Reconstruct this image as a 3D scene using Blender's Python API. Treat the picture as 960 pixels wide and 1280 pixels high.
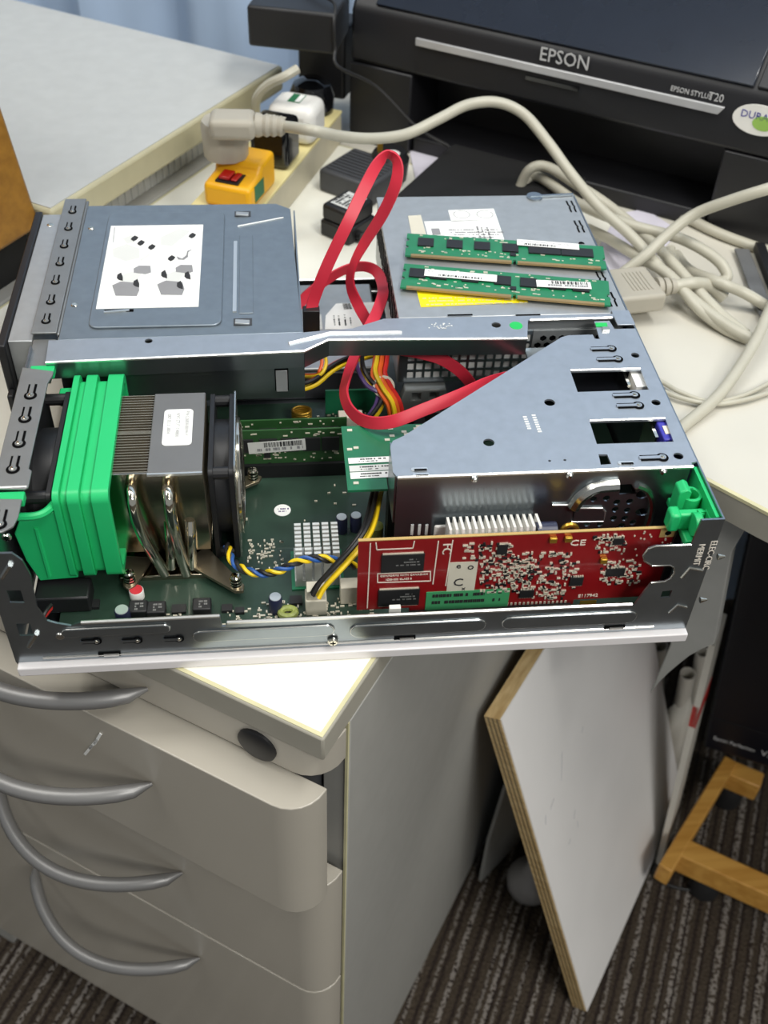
import bpy, bmesh, math, random
from mathutils import Vector as V, Matrix
from mathutils.geometry import tessellate_polygon
random.seed(7)
for o in list(bpy.data.objects): bpy.data.objects.remove(o)
COL = bpy.context.scene.collection
SC = bpy.context.scene

# ------------------------------------------------------------ camera, world, lights
Z0 = 0.744                                    # desk height above the carpet; all z below are measured from the desk top
FPX = 1317.2
RGT, UPV, FWD = V((.995, -.0936, .035)), V((.0399, .6928, .72)), V((.0917, .715, -.6931))
CP = V((.1488, -.3671, .4698))
cam = bpy.data.cameras.new('camera'); co = bpy.data.objects.new('camera', cam); COL.objects.link(co)
cam.sensor_fit = 'VERTICAL'; cam.sensor_height = 24; cam.lens = 24 * FPX / 1280; cam.clip_start = .02
co.matrix_world = Matrix(((RGT.x, UPV.x, -FWD.x, CP.x), (RGT.y, UPV.y, -FWD.y, CP.y), (RGT.z, UPV.z, -FWD.z, CP.z + Z0), (0, 0, 0, 1)))
cam.dof.use_dof = True; cam.dof.focus_distance = .62; cam.dof.aperture_fstop = 7
SC.camera = co
SC.view_settings.view_transform = 'Standard'; SC.view_settings.look = 'None'
SC.view_settings.gamma = 1; SC.view_settings.use_curve_mapping = False
SC.view_settings.exposure = 0.0
w = bpy.data.worlds.new('world'); SC.world = w; w.use_nodes = True
w.node_tree.nodes['Background'].inputs[0].default_value = (.93, .97, 1.0, 1)
w.node_tree.nodes['Background'].inputs[1].default_value = .30
def area(name, loc, sx, sy, power, col=(1, .985, .94), rot=(0, 0, 0)):
    l = bpy.data.lights.new(name, 'AREA'); l.shape = 'RECTANGLE'; l.size = sx; l.size_y = sy; l.energy = power; l.color = col
    o = bpy.data.objects.new(name, l); COL.objects.link(o); o.location = loc; o.rotation_euler = rot
area('unseen_overhead_light', (-.85, .1, 2.66), .3, 1.3, 13)
area('unseen_overhead_light', (.95, -.35, 2.66), .3, 1.3, 26)
area('unseen_overhead_light', (-.2, .30, 2.66), 1.3, .3, 12)
area('unseen_overhead_light', (1.25, -2.0, 2.66), 1.3, .6, 62)  # unseen lamp behind the camera, added to brighten the space under the desk

# ------------------------------------------------------------ pixel -> point on a known plane
def ray(u, v): return RGT * ((u - 480) / FPX) + UPV * ((640 - v) / FPX) + FWD
def PZ(u, v, z=0.): d = ray(u, v); return CP + d * ((z - CP.z) / d.z)
def PY(u, v, y): d = ray(u, v); return CP + d * ((y - CP.y) / d.y)
def PX(u, v, x): d = ray(u, v); return CP + d * ((x - CP.x) / d.x)
def PP(u, v, p, n): d = ray(u, v); return CP + d * ((p - CP).dot(n) / d.dot(n))
H = .0956                                     # top of the computer case
C0 = V((.163, -.052, 0)); EE = V((math.cos(.5734), -math.sin(.5734), 0)); SS = V((math.sin(.5734), math.cos(.5734), 0)); ZZ = V((0, 0, 1))
def frame(o, x, y, z=None):
    x = V(x).normalized(); y = V(y); y = (y - x * y.dot(x)).normalized(); z = x.cross(y)
    return Matrix(((x.x, y.x, z.x, o[0]), (x.y, y.y, z.y, o[1]), (x.z, y.z, z.z, o[2]), (0, 0, 0, 1)))
PF = frame(C0, EE, SS)                        # furniture frame: x along the drawer fronts, y into the desk
def pf(e, s, z=0): return PF @ V((e, s, z))
def inpf(p): return PF.inverted() @ p

# ------------------------------------------------------------ materials
def lin(c): return tuple((x / 255 / 12.92 if x / 255 <= .04045 else ((x / 255 + .055) / 1.055) ** 2.4) for x in c) + (1,)
MATS = {}
def mat(name, col, rough=.5, metal=0., var=.08, scale=30., bump=0., bscale=200., spec=.5, coat=0., alpha=1., trans=0., stretch=None):
    m = bpy.data.materials.new(name); m.use_nodes = True; nt = m.node_tree; b = nt.nodes['Principled BSDF']; MATS[name] = m
    c = lin(col)
    tc = nt.nodes.new('ShaderNodeTexCoord'); mp = nt.nodes.new('ShaderNodeMapping'); nt.links.new(tc.outputs['Object'], mp.inputs[0])
    if stretch: mp.inputs['Scale'].default_value = stretch
    n = nt.nodes.new('ShaderNodeTexNoise'); n.inputs['Scale'].default_value = scale; n.inputs['Detail'].default_value = 5; nt.links.new(mp.outputs[0], n.inputs['Vector'])
    r = nt.nodes.new('ShaderNodeValToRGB'); nt.links.new(n.outputs['Fac'], r.inputs[0])
    r.color_ramp.elements[0].position = .3; r.color_ramp.elements[1].position = .7
    r.color_ramp.elements[0].color = tuple(x * (1 - var) for x in c[:3]) + (1,); r.color_ramp.elements[1].color = tuple(min(1, x * (1 + var)) for x in c[:3]) + (1,)
    nt.links.new(r.outputs[0], b.inputs['Base Color'])
    b.inputs['Roughness'].default_value = rough; b.inputs['Metallic'].default_value = metal; b.inputs['Specular IOR Level'].default_value = spec
    b.inputs['Coat Weight'].default_value = coat
    if trans: b.inputs['Transmission Weight'].default_value = trans
    if bump:
        n2 = nt.nodes.new('ShaderNodeTexNoise'); n2.inputs['Scale'].default_value = bscale; nt.links.new(mp.outputs[0], n2.inputs['Vector'])
        bp = nt.nodes.new('ShaderNodeBump'); bp.inputs['Strength'].default_value = bump; bp.inputs['Distance'].default_value = .001
        nt.links.new(n2.outputs['Fac'], bp.inputs['Height']); nt.links.new(bp.outputs[0], b.inputs['Normal'])
    return m
mat('plate_blue', (178, 185, 193), .42, .75, .05, 120)
mat('plate_cage', (138, 148, 156), .42, .75, .06, 120)
mat('plate_psu', (184, 187, 188), .45, .7, .05, 120)
mat('plate_dark', (150, 158, 164), .28, .95, .08, 40, .03, 300)
mat('plate_bracket', (150, 152, 152), .45, .75, .05, 90)
mat('steel', (205, 205, 200), .25, 1, .05, 60)
mat('edge_glint', (235, 235, 232), .3, .9, .02)  # near-white metal with the highlights of bends put into its colour
mat('lip_silver', (232, 228, 228), .45, .1, .02)
mat('chrome', (220, 215, 200), .12, 1, .03)
mat('nickel', (190, 178, 158), .16, 1, .08, 40)
mat('copper_dark', (150, 140, 120), .35, .9, .15, 60)
mat('black_plastic', (26, 26, 28), .45, 0, .1)
mat('black_gloss', (14, 15, 18), .12, 0, .05, coat=.4)
mat('black_matt', (18, 18, 19), .75)
mat('hole_black', (6, 6, 7), .9, spec=.1)
mat('dark_grey', (62, 63, 66), .5)
mat('grey_plastic', (104, 105, 106), .5)
mat('green_plastic', (36, 190, 112), .38, 0, .04, 20)
mat('pcb_green', (40, 62, 50), .4, 0, .25, 45, coat=.15)
mat('pcb_olive', (44, 84, 44), .4, 0, .2, 60, coat=.15)  # darker, yellower green for the modules in the slots
mat('fin', (182, 172, 152), .35, .85, .1, 60)
mat('contact', (168, 142, 98), .4, .5)
mat('pcb_ram', (24, 122, 78), .35, 0, .12, 90, coat=.3)
mat('pcb_riser', (30, 112, 76), .4, 0, .1, 60, coat=.2)
mat('pcb_red', (140, 16, 22), .35, 0, .1, 60, coat=.3)
mat('pcb_edge', (190, 160, 100), .5)
mat('gold', (214, 170, 70), .3, .9)
mat('silk', (235, 225, 210), .5)
mat('solder', (226, 218, 198), .35, .25)
mat('chip', (30, 30, 32), .5, 0, .15)
mat('chip_print', (120, 120, 118), .6)
mat('paper', (240, 240, 236), .6, 0, .02)
mat('label_white', (244, 244, 240), .5, 0, .02)
mat('label_grey', (215, 216, 212), .55, 0, .03)
mat('label_green', (70, 160, 105), .5, 0, .04)
mat('label_cream', (214, 208, 190), .5)
mat('label_yellow', (252, 226, 20), .5, 0, .02)
mat('ink', (40, 40, 42), .7)
mat('ink_pale', (190, 190, 192), .7)
mat('ink_mid', (140, 140, 142), .7)
mat('dot_green', (30, 190, 90), .5)
mat('red_cable', (206, 44, 64), .42, 0, .04)
mat('wire_yellow', (232, 196, 30), .4)
mat('wire_black', (28, 27, 27), .45)
mat('wire_orange', (226, 98, 34), .4)
mat('wire_red', (200, 36, 30), .4)
mat('wire_purple', (88, 66, 120), .4)
mat('wire_blue', (40, 84, 150), .4)
mat('nylon', (214, 208, 190), .45)
mat('cream_plug', (232, 222, 205), .4)
mat('clear_plastic', (120, 124, 122), .2, 0, .1)
mat('toroid', (150, 160, 84), .5, 0, .3, 300)
mat('cap_blue', (40, 44, 70), .35)
mat('cap_top', (205, 210, 210), .3, .6)
mat('cap_red', (205, 50, 60), .4)
mat('vga_blue', (62, 60, 170), .4)
mat('cabinet_front', (176, 170, 158), .3, 0, .03, 8, coat=.15)
mat('cabinet_side', (158, 157, 152), .5, 0, .03, 60)
mat('laminate_white', (240, 238, 226), .35, 0, .015, 20)
mat('edge_cream', (206, 200, 160), .45, 0, .08, 40)
mat('edge_grey', (158, 154, 142), .5, 0, .05, 30)
mat('desk_white', (206, 202, 190), .42, 0, .03, 12)
mat('desk_left', (190, 191, 188), .5, 0, .04, 60)
mat('desk_edge', (182, 176, 146), .5, 0, .08, 30)
mat('handle_grey', (132, 131, 130), .42, .45, .04)
mat('rubber', (22, 22, 23), .7)
mat('cable_beige', (186, 182, 166), .38, 0, .04, 60)
mat('plug_beige', (172, 166, 152), .5, 0, .03)
mat('strip_cream', (226, 212, 152), .5, 0, .05, 20)
mat('strip_side', (190, 182, 158), .5)
mat('yellow_adapter', (240, 176, 22), .4, 0, .03)
mat('red_switch', (170, 24, 18), .25)
mat('white_plastic', (232, 230, 224), .4)
mat('label_dkgreen', (40, 110, 70), .5)
mat('printer_black', (27, 27, 30), .42, 0, .08, 40)
mat('printer_lid', (34, 40, 52), .16, 0, .05, coat=.5)
mat('silver_strip', (196, 196, 198), .35, .4)
mat('logo_silver', (200, 200, 200), .4)
mat('logo_blue', (40, 40, 140), .5)
mat('logo_green', (150, 190, 90), .5)
mat('tape_blue', (30, 110, 190), .4)
mat('scanner_black', (11, 14, 24), .38, 0, .05)
mat('board_white', (226, 224, 222), .6, 0, .03, 10)
mat('sheet_grey', (160, 160, 156), .5)
mat('paper_grey', (196, 192, 182), .65, 0, .05, 14)
mat('tape_red', (200, 30, 24), .4)
mat('wall_paint', (200, 204, 204), .8, 0, .03)
mat('bulb_grey', (150, 148, 148), .4)
mat('lilac_paper', (214, 210, 222), .6)
def wood(name, c1, c2, scale=9., stretch=(1, 12, 12)):
    m = mat(name, c1, .45, 0, .1, 30); nt = m.node_tree; b = nt.nodes['Principled BSDF']
    tc = nt.nodes.new('ShaderNodeTexCoord'); mp = nt.nodes.new('ShaderNodeMapping'); mp.inputs['Scale'].default_value = stretch
    n = nt.nodes.new('ShaderNodeTexNoise'); n.inputs['Scale'].default_value = scale; n.inputs['Detail'].default_value = 8
    r = nt.nodes.new('ShaderNodeValToRGB'); r.color_ramp.elements[0].color = lin(c1); r.color_ramp.elements[1].color = lin(c2)
    r.color_ramp.elements[0].position = .35; r.color_ramp.elements[1].position = .65
    nt.links.new(tc.outputs['Object'], mp.inputs[0]); nt.links.new(mp.outputs[0], n.inputs['Vector']); nt.links.new(n.outputs['Fac'], r.inputs[0]); nt.links.new(r.outputs[0], b.inputs['Base Color'])
wood('wood_box', (132, 90, 22), (152, 106, 32))
wood('wood_rack', (182, 130, 56), (206, 156, 78))
wood('plywood_edge', (176, 146, 98), (206, 180, 132), 14, (3, 3, 40))
def carpet_mat():
    m = bpy.data.materials.new('carpet'); m.use_nodes = True; nt = m.node_tree; b = nt.nodes['Principled BSDF']; MATS['carpet'] = m
    L = nt.links.new; N = nt.nodes.new
    tc = N('ShaderNodeTexCoord'); mp = N('ShaderNodeMapping'); mp.inputs['Rotation'].default_value = (0, 0, .47); L(tc.outputs['Object'], mp.inputs[0])
    nz = N('ShaderNodeTexNoise'); nz.inputs['Scale'].default_value = 160; L(mp.outputs[0], nz.inputs['Vector'])
    sep = N('ShaderNodeSeparateXYZ'); L(mp.outputs[0], sep.inputs[0])
    def M(op, a, bb, c=None):
        x = N('ShaderNodeMath'); x.operation = op
        for i, q in enumerate((a, bb, c)):
            if q is None: continue
            if isinstance(q, (int, float)): x.inputs[i].default_value = q
            else: L(q, x.inputs[i])
        return x.outputs[0]
    wob = M('MULTIPLY_ADD', nz.outputs['Fac'], .004, sep.outputs['X'])
    def stripe(period, width, ph):
        f = M('FRACT', M('MULTIPLY_ADD', wob, 1 / period, ph), 0); d = M('ABSOLUTE', M('SUBTRACT', f, .5), 0)
        return M('LESS_THAN', d, width)
    s1 = stripe(.0185, .10, 0.); s2 = stripe(.047, .055, .3); s3 = stripe(.0125, .16, .2)
    n3 = N('ShaderNodeTexNoise'); n3.inputs['Scale'].default_value = 260; L(mp.outputs[0], n3.inputs['Vector'])
    brk = M('GREATER_THAN', n3.outputs['Fac'], .46)
    def mix(fac, a, bcol):
        x = N('ShaderNodeMix'); x.data_type = 'RGBA'; L(fac, x.inputs['Factor'])
        if isinstance(a, tuple): x.inputs['A'].default_value = a
        else: L(a, x.inputs['A'])
        x.inputs['B'].default_value = bcol; return x.outputs['Result']
    n4 = N('ShaderNodeTexNoise'); n4.inputs['Scale'].default_value = 300; L(mp.outputs[0], n4.inputs['Vector'])
    c = mix(n4.outputs['Fac'], lin((30, 25, 24)), lin((88, 78, 66)))
    c = mix(M('MULTIPLY', s3, .65), c, lin((34, 27, 28)))
    c = mix(M('MULTIPLY', s1, brk), c, lin((112, 106, 100)))
    c = mix(M('MULTIPLY', s2, brk), c, lin((128, 122, 116)))
    L(c, b.inputs['Base Color']); b.inputs['Roughness'].default_value = .95; b.inputs['Specular IOR Level'].default_value = .1
    bp = N('ShaderNodeBump'); bp.inputs['Strength'].default_value = .9; bp.inputs['Distance'].default_value = .004
    L(M('ADD', n3.outputs['Fac'], M('MULTIPLY', s3, -.5)), bp.inputs['Height']); L(bp.outputs[0], b.inputs['Normal'])
carpet_mat()

# ------------------------------------------------------------ mesh helpers
BASE = {}
class MB:
    def __init__(s, fr=None): s.v = []; s.f = []; s.fr = fr
    def add(s, vs, fs):
        o = len(s.v); s.v += [(s.fr @ V(p)) if s.fr else V(p) for p in vs]; s.f += [[i + o for i in q] for q in fs]; return s
    def box(s, x0, x1, y0, y1, z0, z1):
        return s.add([(x0, y0, z0), (x1, y0, z0), (x1, y1, z0), (x0, y1, z0), (x0, y0, z1), (x1, y0, z1), (x1, y1, z1), (x0, y1, z1)],
                     [(3, 2, 1, 0), (4, 5, 6, 7), (0, 1, 5, 4), (1, 2, 6, 5), (2, 3, 7, 6), (3, 0, 4, 7)])
    def bar(s, p0, p1, wd, hw, hh):               # square bar from p0 to p1; wd = width direction
        p0, p1 = V(p0), V(p1); t = (p1 - p0).normalized(); wd = V(wd); wd = (wd - t * wd.dot(t)).normalized(); n = t.cross(wd)
        vs = [p + wd * a * hw + n * b * hh for p in (p0, p1) for a, b in ((-1, -1), (1, -1), (1, 1), (-1, 1))]
        return s.add(vs, [(3, 2, 1, 0), (4, 5, 6, 7), (0, 1, 5, 4), (1, 2, 6, 5), (2, 3, 7, 6), (3, 0, 4, 7)])
    def cyl(s, p0, p1, r0, r1=None, n=16):
        p0, p1 = V(p0), V(p1); r1 = r0 if r1 is None else r1; t = (p1 - p0).normalized()
        a = V((1, 0, 0)) if abs(t.x) < .9 else V((0, 1, 0)); a = (a - t * a.dot(t)).normalized(); b = t.cross(a)
        vs = [p + (a * math.cos(2 * math.pi * i / n) + b * math.sin(2 * math.pi * i / n)) * r for p, r in ((p0, r0), (p1, r1)) for i in range(n)]
        return s.add(vs, [(i, (i + 1) % n, n + (i + 1) % n, n + i) for i in range(n)] + [tuple(range(n - 1, -1, -1)), tuple(range(n, 2 * n))])
    def lathe(s, p0, axis, prof, n=20):           # prof: (distance along axis, radius)
        p0 = V(p0); t = V(axis).normalized(); a = V((1, 0, 0)) if abs(t.x) < .9 else V((0, 1, 0)); a = (a - t * a.dot(t)).normalized(); b = t.cross(a)
        vs = [p0 + t * h + (a * math.cos(2 * math.pi * i / n) + b * math.sin(2 * math.pi * i / n)) * r for h, r in prof for i in range(n)]
        k = len(prof); fs = [(j * n + i, j * n + (i + 1) % n, (j + 1) * n + (i + 1) % n, (j + 1) * n + i) for j in range(k - 1) for i in range(n)]
        return s.add(vs, fs + [tuple(range(n - 1, -1, -1)), tuple(range((k - 1) * n, k * n))])
    def tube(s, pts, r, n=8):
        pts = [V(p) for p in pts]; prev = None; vs = []
        for i, p in enumerate(pts):
            t = (pts[min(i + 1, len(pts) - 1)] - pts[max(i - 1, 0)]).normalized()
            if prev is None: a = V((0, 0, 1)) if abs(t.z) < .9 else V((1, 0, 0))
            else: a = prev
            a = (a - t * a.dot(t)).normalized(); prev = a; b = t.cross(a); rr = r[i] if isinstance(r, list) else r
            vs += [p + (a * math.cos(2 * math.pi * j / n) + b * math.sin(2 * math.pi * j / n)) * rr for j in range(n)]
        k = len(pts); fs = [(i * n + j, i * n + (j + 1) % n, (i + 1) * n + (j + 1) % n, (i + 1) * n + j) for i in range(k - 1) for j in range(n)]
        return s.add(vs, fs + [tuple(range(n - 1, -1, -1)), tuple(range((k - 1) * n, k * n))])
    def ribbon(s, pts, wds, w, t):
        vs = []; k = len(pts)
        for i, p in enumerate(pts):
            tg = (pts[min(i + 1, k - 1)] - pts[max(i - 1, 0)]).normalized(); wd = wds[i]; wd = (wd - tg * wd.dot(tg)).normalized(); n = tg.cross(wd)
            vs += [p + wd * a * w / 2 + n * b * t / 2 for a, b in ((-1, -.7), (-.95, -1), (.95, -1), (1, -.7), (1, .7), (.95, 1), (-.95, 1), (-1, .7))]
        fs = [(i * 8 + j, i * 8 + (j + 1) % 8, (i + 1) * 8 + (j + 1) % 8, (i + 1) * 8 + j) for i in range(k - 1) for j in range(8)]
        return s.add(vs, fs + [tuple(range(7, -1, -1)), tuple(range((k - 1) * 8, k * 8))])
    def plate(s, outer, holes, th):               # coplanar outline with holes, extruded by vector th
        th = V(th); loops = [[V(p) for p in outer]] + [[V(p) for p in h] for h in holes]; flat = [p for l in loops for p in l]; n = len(flat)
        tri = [tuple(x) for x in tessellate_polygon(loops)]
        fs = tri + [tuple(i + n for i in reversed(x)) for x in tri]; o = 0
        for l in loops:
            k = len(l); fs += [(o + i, o + (i + 1) % k, n + o + (i + 1) % k, n + o + i) for i in range(k)]; o += k
        return s.add(flat + [p + th for p in flat], fs)
    def mesh(s, name, base):
        me = bpy.data.meshes.new(name); me.from_pydata([p - base for p in s.v], [], s.f); me.update()
        bm = bmesh.new(); bm.from_mesh(me); bmesh.ops.recalc_face_normals(bm, faces=bm.faces); bm.to_mesh(me); bm.free(); return me
    def build(s, name, m, parent=None, bevel=0., smooth=False, label=None, kind=None, segs=2, sub=0):
        base = BASE[parent] if parent else s.base()
        o = bpy.data.objects.new(name, s.mesh(name, base)); COL.objects.link(o); BASE[o] = base
        o.data.materials.append(MATS[m])
        if parent: o.parent = parent
        else: o.location = base + V((0, 0, Z0))
        if bevel:
            b = o.modifiers.new('bevel', 'BEVEL'); b.width = bevel; b.segments = segs; b.limit_method = 'ANGLE'; b.angle_limit = math.radians(40)
        if sub: q = o.modifiers.new('sub', 'SUBSURF'); q.levels = sub; q.render_levels = sub
        if smooth or bevel:
            try: o.data.shade_smooth()
            except Exception: pass
            if not sub:
                try: o.data.set_sharp_from_angle(angle=math.radians(35))
                except Exception: pass
        if label: o['label'] = label
        if kind: o['kind'] = kind
        return o
    def base(s):
        n = len(s.v); return V((sum(p.x for p in s.v) / n, sum(p.y for p in s.v) / n, min(p.z for p in s.v)))
def tag(o, label, cat, group=None):
    o['label'] = label; o['category'] = cat
    if group: o['group'] = group
    return o
def thing(name, label, cat, base, group=None):
    o = bpy.data.objects.new(name, None); COL.objects.link(o); o.empty_display_size = .01
    BASE[o] = V(base); o.location = V(base) + V((0, 0, Z0)); return tag(o, label, cat, group)
def struct(name, mb, m, **k):
    o = mb.build(name, m, **k); o['kind'] = 'structure'; return o
def B(fr=None): return MB(fr)
def spline(pts, n=8):                              # Catmull-Rom through 3D points
    pts = [V(p) for p in pts]; out = []
    for i in range(len(pts) - 1):
        p0, p1, p2, p3 = pts[max(i - 1, 0)], pts[i], pts[i + 1], pts[min(i + 2, len(pts) - 1)]
        for k in range(n):
            t = k / n; out.append(.5 * ((2 * p1) + (p2 - p0) * t + (2 * p0 - 5 * p1 + 4 * p2 - p3) * t * t + (3 * p1 - p0 - 3 * p2 + p3) * t ** 3))
    return out + [pts[-1]]
def circ(cx, cy, r, n=14, ry=None, a0=0., a1=2 * math.pi):
    ry = r if ry is None else ry; m = n if a1 - a0 > 6.2 else n - 1
    return [(cx + r * math.cos(a0 + (a1 - a0) * i / m), cy + ry * math.sin(a0 + (a1 - a0) * i / m)) for i in range(n)]
def rrect(x0, x1, y0, y1, r, n=4):
    out = []
    for cx, cy, a in ((x1 - r, y1 - r, 0), (x0 + r, y1 - r, 1), (x0 + r, y0 + r, 2), (x1 - r, y0 + r, 3)):
        out += [(cx + r * math.cos((a + i / n) * math.pi / 2), cy + r * math.sin((a + i / n) * math.pi / 2)) for i in range(n + 1)]
    return out
def xy(l, z): return [V((a, b, z)) for a, b in l]
def xz(l, y): return [V((a, y, b)) for a, b in l]
def yz(l, x): return [V((x, a, b)) for a, b in l]
def lettering(txt, size, fr, m, parent, name='lettering', ext=.0002, align='LEFT', sx=1.):
    cu = bpy.data.curves.new('t', 'FONT'); cu.body = txt; cu.size = size; cu.extrude = ext; cu.align_x = align; cu.align_y = 'CENTER'; cu.resolution_u = 2
    t = bpy.data.objects.new('t', cu); COL.objects.link(t); bpy.context.view_layer.update()
    me = bpy.data.meshes.new_from_object(t.evaluated_get(bpy.context.evaluated_depsgraph_get())); bpy.data.objects.remove(t); bpy.data.curves.remove(cu)
    base = BASE[parent]
    for v in me.vertices: v.co = fr @ V((v.co.x * sx, v.co.y, v.co.z)) - base
    me.name = name; me.materials.clear(); me.materials.append(MATS[m])
    o = bpy.data.objects.new(name, me); COL.objects.link(o); o.parent = parent; BASE[o] = base; return o
def print_rows(fr, x0, x1, rows, parent, m='ink', seed=1, name='print', dens=.72, t=.00015):
    """rows of small printed dashes: (y, height, left fraction, right fraction)"""
    rnd = random.Random(seed); mb = B(fr); W = x1 - x0
    for y, h, a, b in rows:
        x = x0 + W * a
        while x < x0 + W * b:
            ww = h * rnd.uniform(.35, 1.1)
            if rnd.random() < dens: mb.box(x, min(x + ww * .8, x0 + W * b), y - h / 2, y + h / 2, 0, t)
            x += ww
    return mb.build(name, m, parent)
def barcode(fr, x0, x1, y0, y1, parent, seed=1, m='ink', name='barcode', t=.00015):
    rnd = random.Random(seed); mb = B(fr); x = x0; u = (x1 - x0) / 60
    while x < x1: ww = u * rnd.choice((1, 1, 2, 3)); mb.box(x, min(x + ww, x1), y0, y1, 0, t); x += ww + u * rnd.choice((1, 1, 2))
    return mb.build(name, m, parent)
def screw(p, n, r, parent, name='screw', m='chrome', slot=True):
    n = V(n).normalized(); o = B().lathe(p, n, [(0, r), (r * .35, r), (r * .6, r * .75), (r * .68, r * .3)], 14).build(name, m, parent, smooth=True)
    if slot:
        a = V((1, 0, 0)) if abs(n.x) < .9 else V((0, 1, 0)); a = (a - n * a.dot(n)).normalized(); b = n.cross(a); c = V(p) + n * r * .66; k = B()
        for d in (a, b): k.bar(c - d * r * .5, c + d * r * .5, n, r * .06, r * .12)
        k.build('screw_slot', 'hole_black', o)
    return o

# ============================================================ ROOM
fl = B().box(-2.2, 2.6, -2.8, 2.2, -Z0 - .02, -Z0); fo = struct('floor', fl, 'carpet'); fo['label'] = 'dark striped office carpet with grey flecked lines'
struct('wall_back', B(PF).box(-2.2, 2.2, 1.30, 1.36, -Z0, 1.95), 'wall_paint')
struct('ceiling', B().box(-2.2, 2.6, -2.8, 2.2, 1.96, 1.99), 'wall_paint')
# light blue curtain behind the desks
cb = B(PF); nx = 150; vs = []; e0, e1 = -1.55, .55
for zz in (-Z0 + .02, 1.5):
    for i in range(nx + 1):
        e = e0 + (e1 - e0) * i / nx; vs.append((e, .945 + .022 * math.sin(e * 30 + .6) + .007 * math.sin(e * 71 + 1), zz))
n1 = nx + 1; cb.add(vs + [(a, b + .002, c) for a, b, c in vs], [(i, i + 1, n1 + i + 1, n1 + i) for i in range(nx)] + [(2 * n1 + i, 3 * n1 + i, 3 * n1 + i + 1, 2 * n1 + i + 1) for i in range(nx)])
mat('curtain', (190, 212, 240), .7, 0, .05, 6)
tag(cb.build('curtain', 'curtain', smooth=True), 'light blue curtain hanging in folds behind the desks', 'curtain')

# ============================================================ FURNITURE
ped = thing('drawer_pedestal', 'beige metal drawer pedestal with bow handles and white top', 'drawer unit', pf(-.21, .3, -Z0))
slab = B(PF).box(-.424, 0, 0, .62, -.021, -.0006).build('worktop', 'edge_grey', ped, bevel=.0015)
B(PF).plate([(-.424 + .0012, .0012, -.0008), (-.0012, .0012, -.0008), (-.0012, .619, -.0008), (-.4228, .619, -.0008)], [], (0, 0, .0006)).build('edge_strip', 'edge_cream', slab)
B(PF).box(-.4205, -.0035, .0035, .6165, -.0006, 0).build('laminate', 'laminate_white', slab)
B(PF).box(-.018, 0, .030, .62, -Z0, -.0212).build('side_panel', 'cabinet_side', ped, bevel=.001)
B(PF).box(-.424, -.406, .030, .62, -Z0, -.0212).build('side_panel', 'cabinet_side', ped, bevel=.001)
B(PF).box(-.405, -.019, .034, .61, -.69, -.0214).build('carcass', 'dark_grey', ped)
B(PF).box(-.0022, -.0004, .0286, .0302, -Z0 + .02, -.022).build('edge_strip', 'edge_cream', ped)
def front(s0, z0, z1, bev):
    r = .022; prof = [(-.402 + 0, s0 + .024)] + [(-.424 + r - r * math.cos(i / 6 * math.pi / 2), s0 + r - r * math.sin(i / 6 * math.pi / 2)) for i in range(7)]
    prof = [(-.424, s0 + .024)] + [(-.424 + r - r * math.cos(i / 6 * math.pi / 2), s0 + r - r * math.sin(i / 6 * math.pi / 2)) for i in range(7)]
    prof += [(-r + r * math.sin(i / 6 * math.pi / 2), s0 + r - r * math.cos(i / 6 * math.pi / 2)) for i in range(7)] + [(0, s0 + .024)]
    return B(PF).plate([(a, b, z0) for a, b in prof], [], (0, 0, z1 - z0)).build('drawer', 'cabinet_front', ped, bevel=bev, segs=3)
def handle(dr, s0, z, e_r=-.1185, e_l=-.2897, d=.043):
    pts = []; rr = []
    for i in range(25):
        t = i / 24; e = e_r + (e_l - e_r) * t; k = math.sin(math.pi * t) ** .75
        pts.append((e, s0 - d * k - .001, z)); rr.append(.0052 if 1 < i < 23 else (.0046 if 0 < i < 24 else .0012))
    B(PF).tube(pts, rr, 12).build('handle', 'handle_grey', dr, smooth=True)
d0 = front(.002, -.0505, -.0225, .003); handle(d0, .002, -.0345)
d1 = front(-.020, -.178, -.053, .005); handle(d1, -.020, -.097, -.108, -.279)
d2 = front(.0, -.345, -.182, .003); handle(d2, 0, -.2530)
d3 = front(.0, -.635, -.348, .003); handle(d3, 0, -.3980)
B(PF).box(-.40, -.02, .0045, .30, -.170, -.060).build('drawer_box', 'dark_grey', d1)
pn = pf(0, -.0205)
for u0, v0, u1, v1 in ((106, 943, 116, 931), (112, 936, 122, 924), (118, 930, 126, 917)):
    a, b = PP(u0, v0, pn, SS), PP(u1, v1, pn, SS); B().bar(a, b, SS, .0003, .0009).build('scratch', 'label_white', d1)
lk = B(PF).lathe((-.0438, .0022, -.038), (0, -1, 0), [(0, .0125), (.002, .0125), (.003, .0105)], 24).build('lock', 'black_plastic', d0, smooth=True)
for e in (-.36, -.06):
    for s in (.09, .55): B(PF).box(e - .018, e + .018, s - .018, s + .018, -Z0, -.69).build('foot', 'rubber', ped)

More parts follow.
